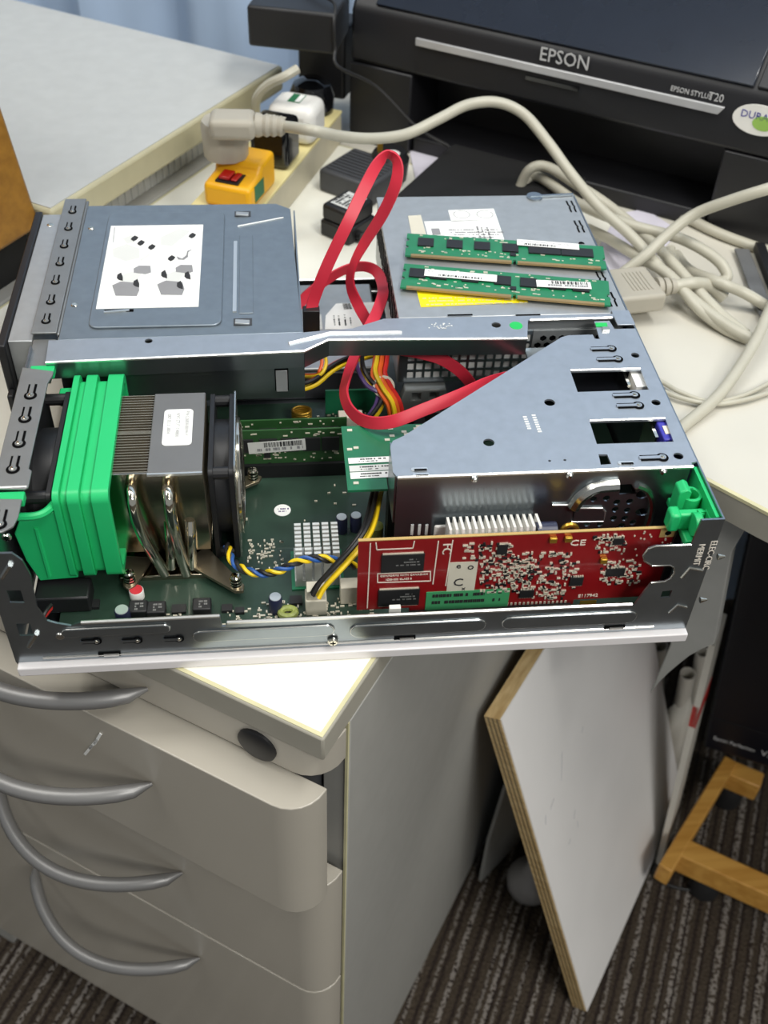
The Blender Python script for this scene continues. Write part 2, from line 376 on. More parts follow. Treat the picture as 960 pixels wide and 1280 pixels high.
desk = thing('desk', 'off-white desk top holding the printer and cables', 'desk', pf(.5, .75, -Z0))
near = [(.002, .335), (.06, .322), (.10, .311), (.132, .303), (.167, .294), (.22, .283), (.32, .27), (.6, .255), (1.1, .25)]
outl = near + [(1.1, .905), (-.424, .905), (-.424, .622), (.002, .622)]
dt = B(PF).plate([(a, b, -.026) for a, b in outl], [], (0, 0, .026)).build('desk_top', 'desk_white', desk, bevel=.003)
B(PF).plate([(a, b - .0012, -.024) for a, b in near] + [(a, b + .002, -.024) for a, b in reversed(near)], [], (0, 0, .0215)).build('edge_strip', 'edge_grey', dt)
B(PF).plate([(a, b - .0016, -.0028) for a, b in near] + [(a, b + .003, -.0028) for a, b in reversed(near)], [], (0, 0, .0026)).build('edge_strip', 'edge_cream', dt)
pl = [inpf(PP(u, v, C0 + SS * .315, SS)) for u, v in [(838, 805), (812, 868), (824, 853), (835, 842), (848, 831), (862, 820), (877, 812), (893, 805), (915, 690)]]
pts = [(.118, .315, -.027), (.128, .315, -.16)] + [(p.x, .315, p.z) for p in pl] + [(.160, .315, -.027)]
B(PF).plate(pts, [], (0, .016, 0)).build('leg_panel', 'sheet_grey', desk, bevel=.001)
B(PF).box(1.02, 1.08, .30, .88, -Z0, -.026).build('leg', 'sheet_grey', desk)
B(PF).box(-.40, -.36, .70, .88, -Z0, -.026).build('leg', 'sheet_grey', desk)

ld = thing('side_cabinet', 'grey desk with raised top and cream edge, left of the power strip', 'cabinet', pf(-.8, .3, -Z0))
B(PF).box(-1.3, -.4255, .02, .62, -Z0, -.0005).build('body', 'cabinet_side', ld, bevel=.002)
B(PF).box(-1.3, -.442, .31, .60, -.0005, .031).build('riser_panel', 'desk_left', ld)
rp = [o for o in ld.children if o.name.startswith('riser_panel')][0]
rib = B(PF)
for i in range(30): rib.box(-.442, -.4405, .315 + i * .0095, .3185 + i * .0095, 0, .031)
rib.build('panel_ribs', 'desk_left', rp)
rt = B(PF).box(-1.3, -.4135, .290, .640, .031, .0555).build('raised_top', 'desk_edge', ld, bevel=.003)
B(PF).box(-1.298, -.4165, .293, .637, .0553, .0562).build('laminate', 'desk_left', rt)

# wooden box at the left edge
wb = thing('wooden_box', 'brown wooden box over a black shadow block at the left edge', 'box', pf(-.52, .2, 0))
B(PF).box(-.70, -.440, .04, .285, -.0003, .040).build('shadow_block', 'black_matt', wb)  # black block in place of the shadow under the box; also carries it
lean = -.06
B(PF).add([(-.72, .02, .04), (-.425, .02, .04), (-.425, .288, .04), (-.72, .288, .04)] + [(-.72 + lean, .02, .42), (-.425 + lean, .02, .42), (-.425 + lean, .288, .42), (-.72 + lean, .288, .42)],
          [(3, 2, 1, 0), (4, 5, 6, 7), (0, 1, 5, 4), (1, 2, 6, 5), (2, 3, 7, 6), (3, 0, 4, 7)]).build('body', 'wood_box', wb, bevel=.003)

# ============================================================ THINGS ON THE FLOOR
FZ = -Z0
B1, B2 = PZ(716, 1258, FZ), PZ(836, 990, FZ); bvec = B2 - B1; d = ray(605, 895); T1 = CP + d * ((B1 - CP).dot(bvec) / d.dot(bvec)); svec = T1 - B1
nrm = bvec.cross(svec).normalized()
if nrm.dot(CP - B1) < 0: nrm = -nrm
th = .016
wbd = thing('leaning_board', 'white faced plywood board leaning against the drawer pedestal', 'board', B1 + bvec * .5)
def quad_slab(p, a, b, n, t0, t1): return B().add([q + n * t for t in (t0, t1) for q in (p, p + a, p + a + b, p + b)], [(3, 2, 1, 0), (4, 5, 6, 7), (0, 1, 5, 4), (1, 2, 6, 5), (2, 3, 7, 6), (3, 0, 4, 7)])
up = V((0, 0, nrm.z * .0))
quad_slab(B1, bvec, svec, nrm, 0, th).build('core', 'plywood_edge', wbd)
quad_slab(B1 + bvec * .002, bvec * .998, svec, nrm, th, th + .0012).build('facing', 'board_white', wbd)
ply = B()
for i in range(3):
    t = th * (.22 + .28 * i); ply.add([B1 - bvec.normalized() * .0004 + svec * k + nrm * (t + q) for k in (0, 1) for q in (0, .0011)], [(0, 1, 3, 2)])
ply.build('ply_lines', 'copper_dark', wbd)
bu, su = bvec.normalized(), svec.normalized(); o_ = B1 + nrm * (th + .0012)
for u, v, l, a in ((702, 958, .030, 1.1), (690, 1005, .012, .4), (718, 1018, .010, .9), (722, 1030, .008, 1.4), (682, 1025, .010, 1.2), (712, 1052, .006, .2), (728, 912, .006, .7)):
    p = PP(u, v, o_, nrm); dd = bu * math.cos(a) + su * math.sin(a); B().bar(p - dd * l / 2, p + dd * l / 2, nrm, .0002, .0007).build('scuff_mark', 'ink_pale', wbd)
# dark folder and grey bulb behind the board
p0 = PZ(598, 1100, FZ)
tag(B(frame(p0, SS * .9 + EE * .25, ZZ)).plate([(0, 0, 0), (.14, 0, 0), (.16, .16, 0), (.12, .30, 0), (.02, .26, 0), (.0, .10, 0)], [], (0, 0, .004)).build('cardboard_sheet', 'sheet_grey', smooth=False), 'bent grey cardboard sheet in the shadow behind the leaning board', 'cardboard')
p0 = PZ(660, 1112, FZ)
tag(B().lathe(p0 + V((0, 0, 0)), (0, 0, 1), [(0, .010), (.004, .020), (.013, .027), (.026, .029), (.038, .025), (.048, .014), (.055, .010), (.08, .009)], 24).build('grey_bottle', 'bulb_grey', smooth=True), 'rounded grey bottle on the carpet behind the leaning board', 'bottle')

# wooden rack with scanner
RZ = -.668
rk = thing('wooden_rack', 'low wooden floor rack on black castors under the scanner', 'rack', PZ(900, 1060, FZ))
def rail(u0, v0, u1, v1, hw, parent, z=RZ, h=.034, name='rail'):
    a, b = PZ(u0, v0, z), PZ(u1, v1, z); return B().bar(a - V((0, 0, h / 2)), b - V((0, 0, h / 2)), (b - a).cross(ZZ), hw, h / 2).build(name, 'wood_rack', parent, bevel=.002)
a, b = PZ(832, 1085, RZ), PZ(909, 955, RZ); rail(832, 1085, 914, 948, .0085, rk)
p = PZ(850, 1056, RZ); q = p + EE * .42
B().bar(p - V((0, 0, .019)), q - V((0, 0, .019)), SS, .013, .0185).build('rail', 'wood_rack', rk, bevel=.002)
p2 = PZ(912, 958, RZ - .006); B().bar(p2 - V((0, 0, .016)), p2 + EE * .042 - V((0, 0, .016)), SS, .012, .016).build('rail', 'wood_rack', rk, bevel=.002)
p3 = p + EE * .4; B().bar(p3 + SS * .012 - V((0, 0, .017)), p3 + SS * .19 - V((0, 0, .017)), EE, .0085, .017).build('rail', 'wood_rack', rk, bevel=.002)
for c in (p + EE * .045 + SS * .004, p + EE * .36, p2 + EE * .012, p3 + SS * .17):
    cc = V((c.x, c.y, FZ)); B().lathe(cc, (0, 0, 1), [(0, .014), (.004, .018), (.03, .018), (.0385, .014)], 16).build('castor', 'rubber', rk, smooth=True)
SB = PZ(876, 936, RZ + .001); dr = ray(935, 657); ST = CP + dr * 1.15
uu = (ST - SB).normalized(); rr = (EE - uu * EE.dot(uu)).normalized(); SCF = frame(SB, rr, uu); Ls = (ST - SB).length
sc = thing('flatbed_scanner', 'glossy black flatbed scanner standing on edge on the wooden rack', 'scanner', SB + rr * .14)
B(SCF).box(0, .43, 0, Ls, -.045, -.012).build('body', 'black_plastic', sc, bevel=.006, segs=3)
ldd = B(SCF).box(.002, .428, .004, Ls - .002, -.011, .0).build('lid', 'scanner_black', sc, bevel=.004, segs=3)
B(SCF).box(.004, .426, .058, .0595, 0, .0006).build('seam', 'black_matt', ldd)
lettering('Epson Perfection', .0078, SCF @ Matrix.Translation((.012, .026, .0003)), 'logo_silver', sc, sx=.95)
lettering('V330 Photo', .0125, SCF @ Matrix.Translation((.070, .026, .0003)), 'logo_silver', sc)
# papers beside the scanner
pa, pb = PZ(826, 1082, FZ), PP(894, 808, pf(0, .52), SS)
fb = thing('foam_board', 'long white foam board on edge with a red tape mark beside the scanner', 'board', pa)
ax = (pb - pa); fn = EE
slab3 = lambda p, q, wd, dp, t0=0: B().add([x + EE * a + SS * s for x in (p, q) for a, s in ((t0, 0), (t0 + wd, 0), (t0 + wd, dp), (t0, dp))], [(3, 2, 1, 0), (4, 5, 6, 7), (0, 1, 5, 4), (1, 2, 6, 5), (2, 3, 7, 6), (3, 0, 4, 7)])
slab3(pa, pb, .007, .05, -.007).build('panel', 'paper_grey', fb)
slab3(pa + ax * .665, pa + ax * .75, .0078, .05, -.0074).build('red_tape', 'tape_red', fb)
def roll(u0, v0, s0, u1, v1, s1, r, label, name='paper_roll'):
    a = PP(u0, v0, pf(0, s0), SS); b = PP(u1, v1, pf(0, s1), SS); t = (b - a).normalized(); mb = B(); n = 20
    x = EE - t * EE.dot(t); x.normalize(); y = t.cross(x); vs = []; 
    for p in (a, b):
        for rad in (r, r - .0012):
            vs += [p + (x * math.cos(k * 2 * math.pi / n) + y * math.sin(k * 2 * math.pi / n)) * rad * (1 - .012 * k / n) for k in range(n)]
    fs = []
    for k in range(n):
        j = (k + 1) % n; fs += [(k, j, 2 * n + j, 2 * n + k), (n + j, n + k, 3 * n + k, 3 * n + j), (j, k, n + k, n + j), (2 * n + k, 2 * n + j, 3 * n + j, 3 * n + k)]
    return tag(mb.add(vs, fs).build(name, 'paper_grey', smooth=True), label, 'paper')
def floor_end(u0, v0, s0, u1, v1):                  # direction of a roll extended down to the carpet
    a = PP(u0, v0, pf(0, s0), SS); b = PZ(u1, v1, FZ + .02); return a, b
roll(823, 806, .62, 806, 1010, .66, .011, 'rolled beige paper nearest the leaning board')
roll(860, 842, .60, 826, 1010, .64, .0095, 'open ended beige paper roll in the middle of the paper bundle')
roll(878, 815, .62, 842, 1010, .66, .008, 'beige paper roll tucked next to the white foam board')
def sheet(px, s, bend, label):
    P3 = [PP(u, v, pf(0, s), SS) for u, v in px]; c = sum(P3, V((0, 0, 0))) / len(P3); mb = B(); m = len(P3); grid = []
    for k in (0., .5, 1.):
        grid += [c + (p - c) * k + SS * bend * (1 - k * k) for p in P3]
    fs = [(m + i, m + (i + 1) % m, 2 * m + (i + 1) % m, 2 * m + i) for i in range(m)] + [tuple(range(m, 2 * m))]
    o = mb.add(grid, fs).build('paper_sheet', 'paper_grey', smooth=True); sol = o.modifiers.new('t', 'SOLIDIFY'); sol.thickness = .0012
    return tag(o, label, 'paper')
sheet([(826, 893), (862, 866), (866, 885), (858, 930), (848, 962), (838, 974), (832, 1040), (826, 1040), (828, 960)], .60, -.012, 'curled grey paper sheet standing beside the leaning board')
sheet([(862, 878), (868, 890), (860, 960), (846, 1010), (836, 1040), (834, 1030), (842, 980), (852, 925)], .61, -.008, 'crumpled white paper sheet against the foam board')
# thin black wire on the carpet
wpts = spline([PZ(u, v, FZ + .004) for u, v in [(820, 1080), (816, 1092), (830, 1104), (858, 1112), (890, 1112)]], 6)
tag(B().tube(wpts, .0022, 8).build('floor_wire', 'wire_black', smooth=True), 'thin black wire looped on the carpet by the rack', 'wire')

# ============================================================ PRINTER
pr = thing('inkjet_printer', 'black inkjet printer with silver strip at the back of the desk', 'printer', pf(-.115, .75, 0))
def prof(e0, e1, pts): return B(PF).plate([(e0, a, b) for a, b in pts], [], (e1 - e0, 0, 0))
prof(-.335, .11, [(.636, .078), (.636, .124), (.640, .131), (.715, .186), (.88, .192), (.88, 0.), (.70, 0.), (.70, .078)]).build('body', 'printer_black', pr, bevel=.004)
prof(-.335, -.268, [(.6355, .0), (.6355, .0775), (.699, .0775), (.699, 0)]).build('side_block', 'printer_black', pr, bevel=.002)
prof(.03, .11, [(.6440, .0), (.6360, .0775), (.699, .0775), (.699, 0)]).build('side_block', 'printer_black', pr, bevel=.002)
B(PF).box(-.267, .029, .642, .699, .0, .016).build('tray_base', 'printer_black', pr, bevel=.002)
B(PF).box(-.222, -.085, .50, .641, .0165, .021).build('output_tray', 'black_matt', pr, bevel=.002)
B(PF).box(-.222, -.085, .50, .641, 0, .016).build('tray_support', 'black_matt', pr)
# lid over the sloping front and top
lid = B(PF).plate([(-.31, .6400, .1315), (.040, .6400, .1315), (.040, .7145, .1862), (-.31, .7145, .1862)], [], (0, -.0018, .0025)).build('lid', 'printer_lid', pr, bevel=.001)
B(PF).plate([(.043, .6400, .1315), (.104, .6400, .1315), (.104, .7145, .1862), (.043, .7145, .1862)], [], (0, -.0014, .0020)).build('button_panel', 'printer_black', pr, bevel=.001)
B(PF).plate([(-.2655, .6362, .1065), (.018, .6362, .1065), (.0225, .6362, .1135), (-.2655, .6362, .1135)], [], (0, -.003, 0)).build('silver_strip', 'silver_strip', pr, bevel=.0008)
FR = lambda e, z: PF @ Matrix.Translation((e, .6358, z)) @ Matrix.Rotation(math.pi / 2, 4, 'X')
lettering('EPSON', .0165, FR(-.145, .1235) @ Matrix.Translation((0, 0, .002)), 'logo_silver', pr, sx=.92)
lettering('EPSON STYLUS', .0062, FR(-.026, .1185), 'logo_silver', pr, sx=.85)
lettering('T20', .0095, FR(.0065, .119), 'logo_silver', pr, sx=.85)
B(PF).box(-.155, -.105, .6335, .6365, .099, .1025).build('finger_notch', 'black_gloss', pr)
for e, wd in ((-.122, .003), (.0, .011)):
    B(PF).plate([(e, .6400, .1342), (e + wd, .6400, .1342), (e + wd, .6640, .1518), (e, .6640, .1518)], [], (0, -.0004, .0006)).build('blue_tape', 'tape_blue', pr)
badge = B(FR(.052, .109)).plate([(a, b, 0) for a, b in circ(0, 0, .022, 28, .0125)], [], (0, 0, .0012)).build('badge', 'white_plastic', pr)
lettering('DURA', .0085, FR(.036, .112) @ Matrix.Translation((0, 0, .0013)), 'logo_blue', badge)
B(FR(.056, .107)).plate([(a, b, .0012) for a, b in circ(0, 0, .009, 16, .006)], [], (0, 0, .0003)).build('badge_mark', 'logo_green', badge)

# ============================================================ POWER STRIP AND PLUGS
SO = PZ(328, 257, .033); SO.z = 0; SD = V((.385, .923, 0)); SN = V((.923, -.385, 0)); SF = frame(SO, SN, SD)
ps = thing('power_strip', 'long cream power strip lying beside the raised desk', 'power strip', SO + SD * .1 - SN * .028)
B(SF).box(-.057, 0, -.022, .208, 0, .030).build('body', 'strip_side', ps, bevel=.002)
B(SF).box(-.0575, .0005, -.022, .208, .030, .033).build('top_cover', 'strip_cream', ps, bevel=.001)
def SL(u, v, z=.033): return SF.inverted() @ PZ(u, v, z)
ya = thing('switched_adapter', 'yellow plug adapter with red rocker switch on the power strip', 'adapter', SF @ V((-.02, .01, .033)))
x0, x1, yf = SL(254, 258).x, SL(312, 258).x + .006, SL(285, 262).y
fr_ = B(SF).plate([(x0, yf, .0335), (x0, yf, .0535), (x0, yf + .024, .0555), (x0, yf + .028, .0640), (x0, yf + .058, .0640), (x0, yf + .058, .0335)], [], (x1 - x0, 0, 0)).build('body', 'yellow_adapter', ya, bevel=.004, segs=3)
sw = B(SF).box(x0 + .010, x1 - .012, yf + .004, yf + .021, .0540, .0560).build('switch_frame', 'black_plastic', ya)
B(SF).box(x0 + .012, x0 + .022, yf + .0055, yf + .0195, .0560, .0592).build('rocker', 'red_switch', sw, bevel=.001)
B(SF).box(x0 + .023, x1 - .014, yf + .0055, yf + .0195, .0560, .0580).build('rocker', 'red_switch', sw, bevel=.001)
B(SF).box(x1 - .0002, x1 + .0003, yf + .010, yf + .030, .038, .052).build('label', 'label_dkgreen', ya)
# round grey plug on the adapter with its cable
pc = PZ(283, 193, .0642)
gp = thing('mains_plug', 'round beige mains plug with thick cable on the yellow adapter', 'plug', pc)
mb = B(); n = 40; vs = []
for h, r in ((0, .0182), (.026, .0192), (.030, .018)):
    for k in range(n): q = r * (1 + (.03 if k % 4 < 2 else -.0)); vs.append(pc + V((q * math.cos(2 * math.pi * k / n), q * math.sin(2 * math.pi * k / n), h)))
mb.add(vs, [(j * n + k, j * n + (k + 1) % n, (j + 1) * n + (k + 1) % n, (j + 1) * n + k) for j in range(2) for k in range(n)] + [tuple(range(n - 1, -1, -1)), tuple(range(2 * n, 3 * n))]).build('plug_body', 'plug_beige', gp, smooth=True)
HZ = pc.z + .0375; hl = PZ(262, 155, HZ); hr_ = PZ(320, 156, HZ)
B().bar(hl, hr_, SS, .014, .0085).build('plug_head', 'plug_beige', gp, bevel=.005, segs=3)
bt = [hr_ + (PZ(356, 158, HZ) - hr_) * k / 8 for k in range(9)]
B().tube(bt, [.0095, .0095, .0078, .0092, .0076, .0088, .0072, .0082, .006], 14).build('strain_relief', 'plug_beige', gp, smooth=True)
CR = .0046
cpts = [bt[-1], PZ(390, 163, .112), PZ(430, 171, .098), PZ(470, 173, .088), PZ(510, 167, .085), PZ(550, 148, .092), PZ(585, 131, .098), PZ(622, 128, .098), PZ(655, 143, .090), PZ(685, 178, .076), PZ(712, 215, .062),
        PZ(748, 258, .046), PZ(790, 296, .034), PZ(828, 338, .022), PZ(868, 376, .014), PZ(905, 404, .010), PZ(940, 424, .008)]
B().tube(spline(cpts, 8), CR, 12).build('cable', 'cable_beige', gp, smooth=True)
def boxplug(name, label, cat, u, v, w, dpt, h, m, cx=0, bev=.005, z=.033):
    c = SL(u, v, z); o = thing(name, label, cat, SF @ V((c.x, c.y, z)))
    b = B(SF).box(c.x - w / 2, c.x + w / 2, c.y, c.y + dpt, z + .0005, z + h).build('body', m, o, bevel=bev, segs=3); return o, b, c
o, b, c = boxplug('black_plug', 'square black plug between the yellow and white adapters', 'plug', 336, 211, .036, .034, .040, 'black_gloss')
B(SF).box(c.x - .008, c.x + .010, c.y + .006, c.y + .02, .0732, .0738).build('sticker', 'label_cream', o)
o, b, c = boxplug('white_adapter', 'white plug adapter with green label on the power strip', 'adapter', 362, 182, .046, .040, .036, 'white_plastic', bev=.009)
B(SF).box(c.x - .006, c.x + .006, c.y + .012, c.y + .030, .0690, .0695).build('label', 'label_dkgreen', o)
B(SF).box(c.x + .001, c.x + .0055, c.y + .013, c.y + .029, .0693, .0698).build('label_print', 'label_white', o)
c = SL(385, 143); o = thing('round_black_plug', 'rounded black plug in front of the black power bricks', 'plug', SF @ V((c.x, c.y, .033)))
B(SF).lathe((c.x, c.y + .012, .0335), (0, 0, 1), [(0, .021), (.016, .022), (.026, .018), (.031, .009)], 24).build('body', 'black_gloss', o, smooth=True)
# grey lead going up behind the white adapter
lp = spline([PZ(320, 142, .05), PZ(321, 122, .07), PZ(335, 106, .085), PZ(355, 96, .095), PZ(372, 86, .10)], 6)
tag(B().tube(lp, .0042, 10).build('beige_lead', 'cable_beige', smooth=True), 'short beige lead rising behind the white adapter', 'cable')
c = SL(402, 122); st = thing('power_adapter_block', 'upright black power adapter standing at the far end of the strip', 'power adapter', SF @ V((c.x, c.y, .033)))
B(SF).box(c.x - .025, c.x + .024, c.y, c.y + .05, .0335, .1010).build('body', 'black_plastic', st, bevel=.003)
bk = thing('power_brick', 'flat black power brick lying on top of the upright adapter', 'power brick', SF @ V((c.x, c.y, .1012)))
p = PZ(311, 57, .1015); q = PZ(436, 70, .1015)
BF = frame(p, q - p, SD); wd = (q - p).length
B(BF).box(0, wd - .012, -.002, .062, .0, .036).build('body', 'black_plastic', bk, bevel=.003)
lead = spline([BF @ V((wd * .45, .04, .0375)), BF @ V((wd * .62, .03, .041)), BF @ V((wd * .83, .012, .040)), BF @ V((wd * .86, -.004, .028)), BF @ V((wd * .88, -.0065, .008)), BF @ V((wd * .93, -.016, -.004)), PZ(470, 108, .075), PZ(520, 158, .045), PZ(560, 182, .030)], 6)
B().tube(lead, .0016, 8).build('lead', 'wire_black', bk, smooth=True)

# ============================================================ CHARGERS ON THE DESK
L_, F_, R_ = PZ(398, 256, .030), PZ(436, 268, .030), PZ(468, 249, .030)
def flat(v): return V((v.x, v.y, 0))
CF = frame(flat(F_), flat(L_ - F_), flat(R_ - F_)); la, lb = (L_ - F_).length, flat(R_ - F_).dot(CF.to_3x3() @ V((0, 1, 0)))
CF = frame(flat(F_), flat(R_ - F_), flat(L_ - F_)); la = flat(R_ - F_).length; lb = flat(L_ - F_).dot(CF.to_3x3() @ V((0, 1, 0)))
ch = thing('phone_charger', 'black charger block with white label behind the drive cage', 'charger', CF @ V((la / 2, lb / 2, 0)))
B(CF).box(-.001, la + .001, -.001, lb + .001, 0, .015).build('base_half', 'black_plastic', ch, bevel=.002)
B(CF).box(0, la, 0, lb, .015, .030).build('top_half', 'black_plastic', ch, bevel=.003)
lb_ = B(CF).box(.006, la - .004, .005, lb - .005, .0301, .0304).build('label', 'label_grey', ch)
print_rows(CF @ Matrix.Translation((0, 0, .0304)), .008, la - .008, [(lb * k, .0022, .02, .95) for k in (.25, .36, .47, .58, .69, .8)], lb_, 'ink', 4)
B(CF).cyl((.012, -.006, .006), (.012, .0, .006), .004).build('cable_boot', 'black_plastic', ch)
L_, F_, K_ = PZ(398, 208, .024), PZ(450, 226, .024), PZ(426, 182, .024)
CF2 = frame(flat(L_), flat(F_ - L_), flat(K_ - L_)); la = (F_ - L_).length; lb = flat(K_ - L_).dot(CF2.to_3x3() @ V((0, 1, 0)))
c2 = thing('wall_charger', 'dark grey charger with ridged top behind the red cable', 'charger', CF2 @ V((la / 2, lb / 2, 0)))
B(CF2).box(0, la + .012, 0, lb + .01, 0, .022).build('body', 'dark_grey', c2, bevel=.003)
rg = B(CF2)
for i in range(9): rg.box(.004, la + .008, .006 + i * (lb / 9), .006 + i * (lb / 9) + .002, .022, .0228)
rg.build('ridges', 'dark_grey', c2)
p = PZ(486, 222, 0); tp = thing('travel_plug', 'black round plug head with brass pin beside the grey charger', 'plug', p)
B().lathe(p, (0, 0, 1), [(0, .017), (.02, .019), (.027, .015)], 20).build('plug_body', 'black_plastic', tp, smooth=True)
B().box(p.x - .012, p.x - .007, p.y - .002, p.y + .002, .026, .040).build('pin', 'gold', tp)
B().lathe(p + V((.002, -.006, .0268)), (0, 0, 1), [(0, .007), (.0006, .007)], 18).build('sticker', 'label_grey', tp)

# ============================================================ CABLES ON THE RIGHT
def cable(px, label, r=CR, m='cable_beige', group=None, name='grey_cable'):
    return tag(B().tube(spline([q if isinstance(q, V) else PZ(*q) for q in px], 8), r, 12).build(name, m, smooth=True), label, 'cable')
cable([(1010, 222, .100), (960, 236, .092), (915, 250, .078), (870, 267, .060), (838, 290, .046), (808, 318, .032), (780, 340, .018), (755, 358, .008)], 'beige cable running down from the printer at right edge over the loops')
cable([(791, 249, .0055), (815, 255, .0055), (848, 267, .0055), (895, 290, .0052), (940, 307, .0050), (985, 322, .0050)], 'beige cable along the printer foot, farthest right strand')
lp = [(640, 262, .006), (648, 238, .016), (662, 212, .036), (685, 209, .040), (726, 234, .036), (767, 262, .030), (822, 309, .026), (862, 352, .018), (900, 392, .010), (932, 418, .006)]
cable(lp, 'beige cable loop with the widest bend behind the power supply')
cable([(654, 250, .012), (659, 226, .020), (676, 222, .026), (726, 256, .028), (788, 281, .032), (850, 298, .034), (893, 322, .030), (909, 344, .022), (898, 352, .016), (868, 345, .008), (842, 326, .006), (838, 312, .006)], 'beige cable loop that curls back on itself in the tangle')
cable([(735, 286, .006), (760, 298, .014), (790, 316, .022), (835, 343, .022), (872, 384, .012), (905, 410, .0055), (935, 424, .0046)], 'beige cable with printed lettering, lowest strand of the tangle')
cable([(845, 318, .005), (862, 338, .010), (896, 352, .022), (930, 366, .016), (960, 384, .008), (985, 400, .005)], 'beige cable crossing the tangle towards the right edge')
cable([(975, 360, .02), (960, 392, .018), (940, 434, .014), (902, 490, .008), (862, 526, .0048), (836, 541, .008), V((.3785, .165, .022))], 'beige cable coming from the right edge to the case rear', .0044)
for k, l in ((0, 'thin cream wire, upper of two behind the case'), (1, 'thin cream wire, lower of two behind the case')):
    cable([V((.3770, .232 - k * .012, .026)), (815, 472 + k * 12, .006), (850, 490 + k * 7, .005), (890, 502 + k * 3, .004), (930, 494 + k * 6, .004), (970, 474 + k * 14, .003)], l, .0018)
# monitor connector
MC = PZ(785, 372, .0); mv = thing('video_connector', 'beige monitor connector with ribbed boot behind the case', 'connector', MC)
mz = .020; a = PZ(757, 366, mz); b = PZ(818, 360, mz); dv = (b - a).normalized()
B().bar(a, b, dv.cross(ZZ), .0225, .008).build('hood', 'plug_beige', mv, bevel=.003, segs=3)
gr = B()
for i in range(6):
    p = a + (b - a) * (.42 + i * .075); gr.bar(p - dv.cross(ZZ) * .013 + V((0, 0, .008)), p + dv.cross(ZZ) * .013 + V((0, 0, .008)), dv, .0006, .0006)
gr.build('grip_ribs', 'plug_beige', mv)
B().bar(a - dv * .008, a, dv.cross(ZZ), .0165, .005).build('metal_shell', 'steel', mv)
for i in range(3):
    p = b + dv * (.003 + i * .006); B().cyl(p - dv * .0018, p + dv * .0022, .0085 - i * .001, None, 16).build('boot_ring', 'plug_beige', mv, smooth=True)
e_ = b + dv * .018
B().tube(spline([b, e_, PZ(868, 354, .022), PZ(888, 358, .016), PZ(905, 372, .008)], 8), .0052, 12).build('cable', 'cable_beige', mv, smooth=True)
# small metal slot cover and white paper on the desk
p, q = PZ(962, 402, .004), PZ(927, 312, .004)
sb = thing('slot_cover', 'grey metal slot cover lying on the desk at right', 'bracket', V(((p.x + q.x) / 2, (p.y + q.y) / 2, 0)))
B().bar(p, q, (q - p).cross(ZZ), .0065, .0012).build('plate', 'grey_plastic', sb, bevel=.0006)
B().bar(p - (q - p).cross(ZZ).normalized() * -.0125 + V((0, 0, .004)), q - (q - p).cross(ZZ).normalized() * -.014 + V((0, 0, .004)), (q - p).cross(ZZ), .004, .004).build('tab', 'black_plastic', sb)
tag(B().plate([PZ(u, v, .0006) for u, v in [(742, 320), (772, 268), (806, 262), (850, 290), (822, 318), (770, 346)]], [], (0, 0, .0008)).build('note_paper', 'lilac_paper'), 'pale lilac paper under the cable tangle', 'paper')
tag(B().plate([PZ(u, v, .0006) for u, v in [(512, 190), (548, 186), (570, 196), (520, 228)]], [], (0, 0, .0008)).build('note_paper', 'lilac_paper'), 'white paper corner sticking out beside the printer tray', 'paper')

# ============================================================ COMPUTER CASE
WY = .0045                                          # plane of the near side wall
case = thing('computer_case', 'open slim desktop computer case of galvanised steel, lid removed', 'computer case', (.188, .178, 0))
def lance(p, dx, L, r, parent, nz=ZZ, m='plate_bracket'):
    """pressed keyhole spring: dark cut outline, metal tongue and a round dimple"""
    fr = frame(V(p), V(dx), V(nz).cross(V(dx)))
    def key(r, w, L, z0, z1, head):
        a = math.asin(w / r); arc = [(r * math.cos(t), r * math.sin(t), z0) for t in [math.pi - a - (2 * math.pi - 2 * a) * i / 14 for i in range(15)]]
        return B(fr).plate(arc + [(-L, -w, z0), (-L, w, z0)], [], (0, 0, z1 - z0))
    o = key(r * 1.12, r * .74, L, .0001, .0004, 1).build('spring_cut', 'hole_black', parent)
    key(r * .66, r * .36, L + .0006, .0001, .0008, 1).build('tongue', m, o)
    B(fr).lathe((0, 0, .0006), (0, 0, 1), [(0, r * .45), (r * .2, r * .36), (r * .3, r * .1)], 12).build('dimple', 'chrome', o, smooth=True)
    return o
B().box(.001, .3745, .006, .3565, .0025, .0035).build('bottom_pan', 'plate_dark', case)
B().box(0, .3752, 0, WY + .002, 0, .0066).build('bottom_lip', 'lip_silver', case, bevel=.0008)
zl, zr = PY(200, 774, WY).z, PY(500, 768, WY).z
zr2 = PY(790, 756, WY).z
prof_ = [(-.001, .0068), (.3748, .0068), (.3748, .0945), (.3622, .0945), (.3612, .0762), (.3420, .0762), (.3382, .0745), (.3365, .0695), (.3382, .0650), (.3420, .0622), (.3430, .0610),
         (.3530, .0610), (.3558, .0590), (.3570, .0545), (.3558, .0500), (.3530, .0478), (.3455, .0472), (.3420, .0370), (.3395, zr2 - .0015), (.337, zr2), (.1141, zr + .0002), (.1135, zr - .003), (.1115, zr - .003), (.1111, zl),
         (.038, zl + .0003), (.033, zl - .002), (.026, .0375), (.0215, .0400), (.0185, .0510), (.0192, .0650), (.0199, .0754), (.0180, .0860), (.0140, .0915), (-.001, .0920)]
holes = [[(.3535, .0340), (.3590, .0345), (.3590, .0405), (.3535, .0400)], [(.0060, .0555), (.0130, .0548), (.0130, .0645), (.0060, .0650)], [(.0055, .0290), (.0125, .0285), (.0125, .0385), (.0055, .0390)]]
sw_ = B().plate(xz(prof_, WY), [xz(h, WY) for h in holes], (0, .0012, 0)).build('side_wall', 'plate_dark', case)
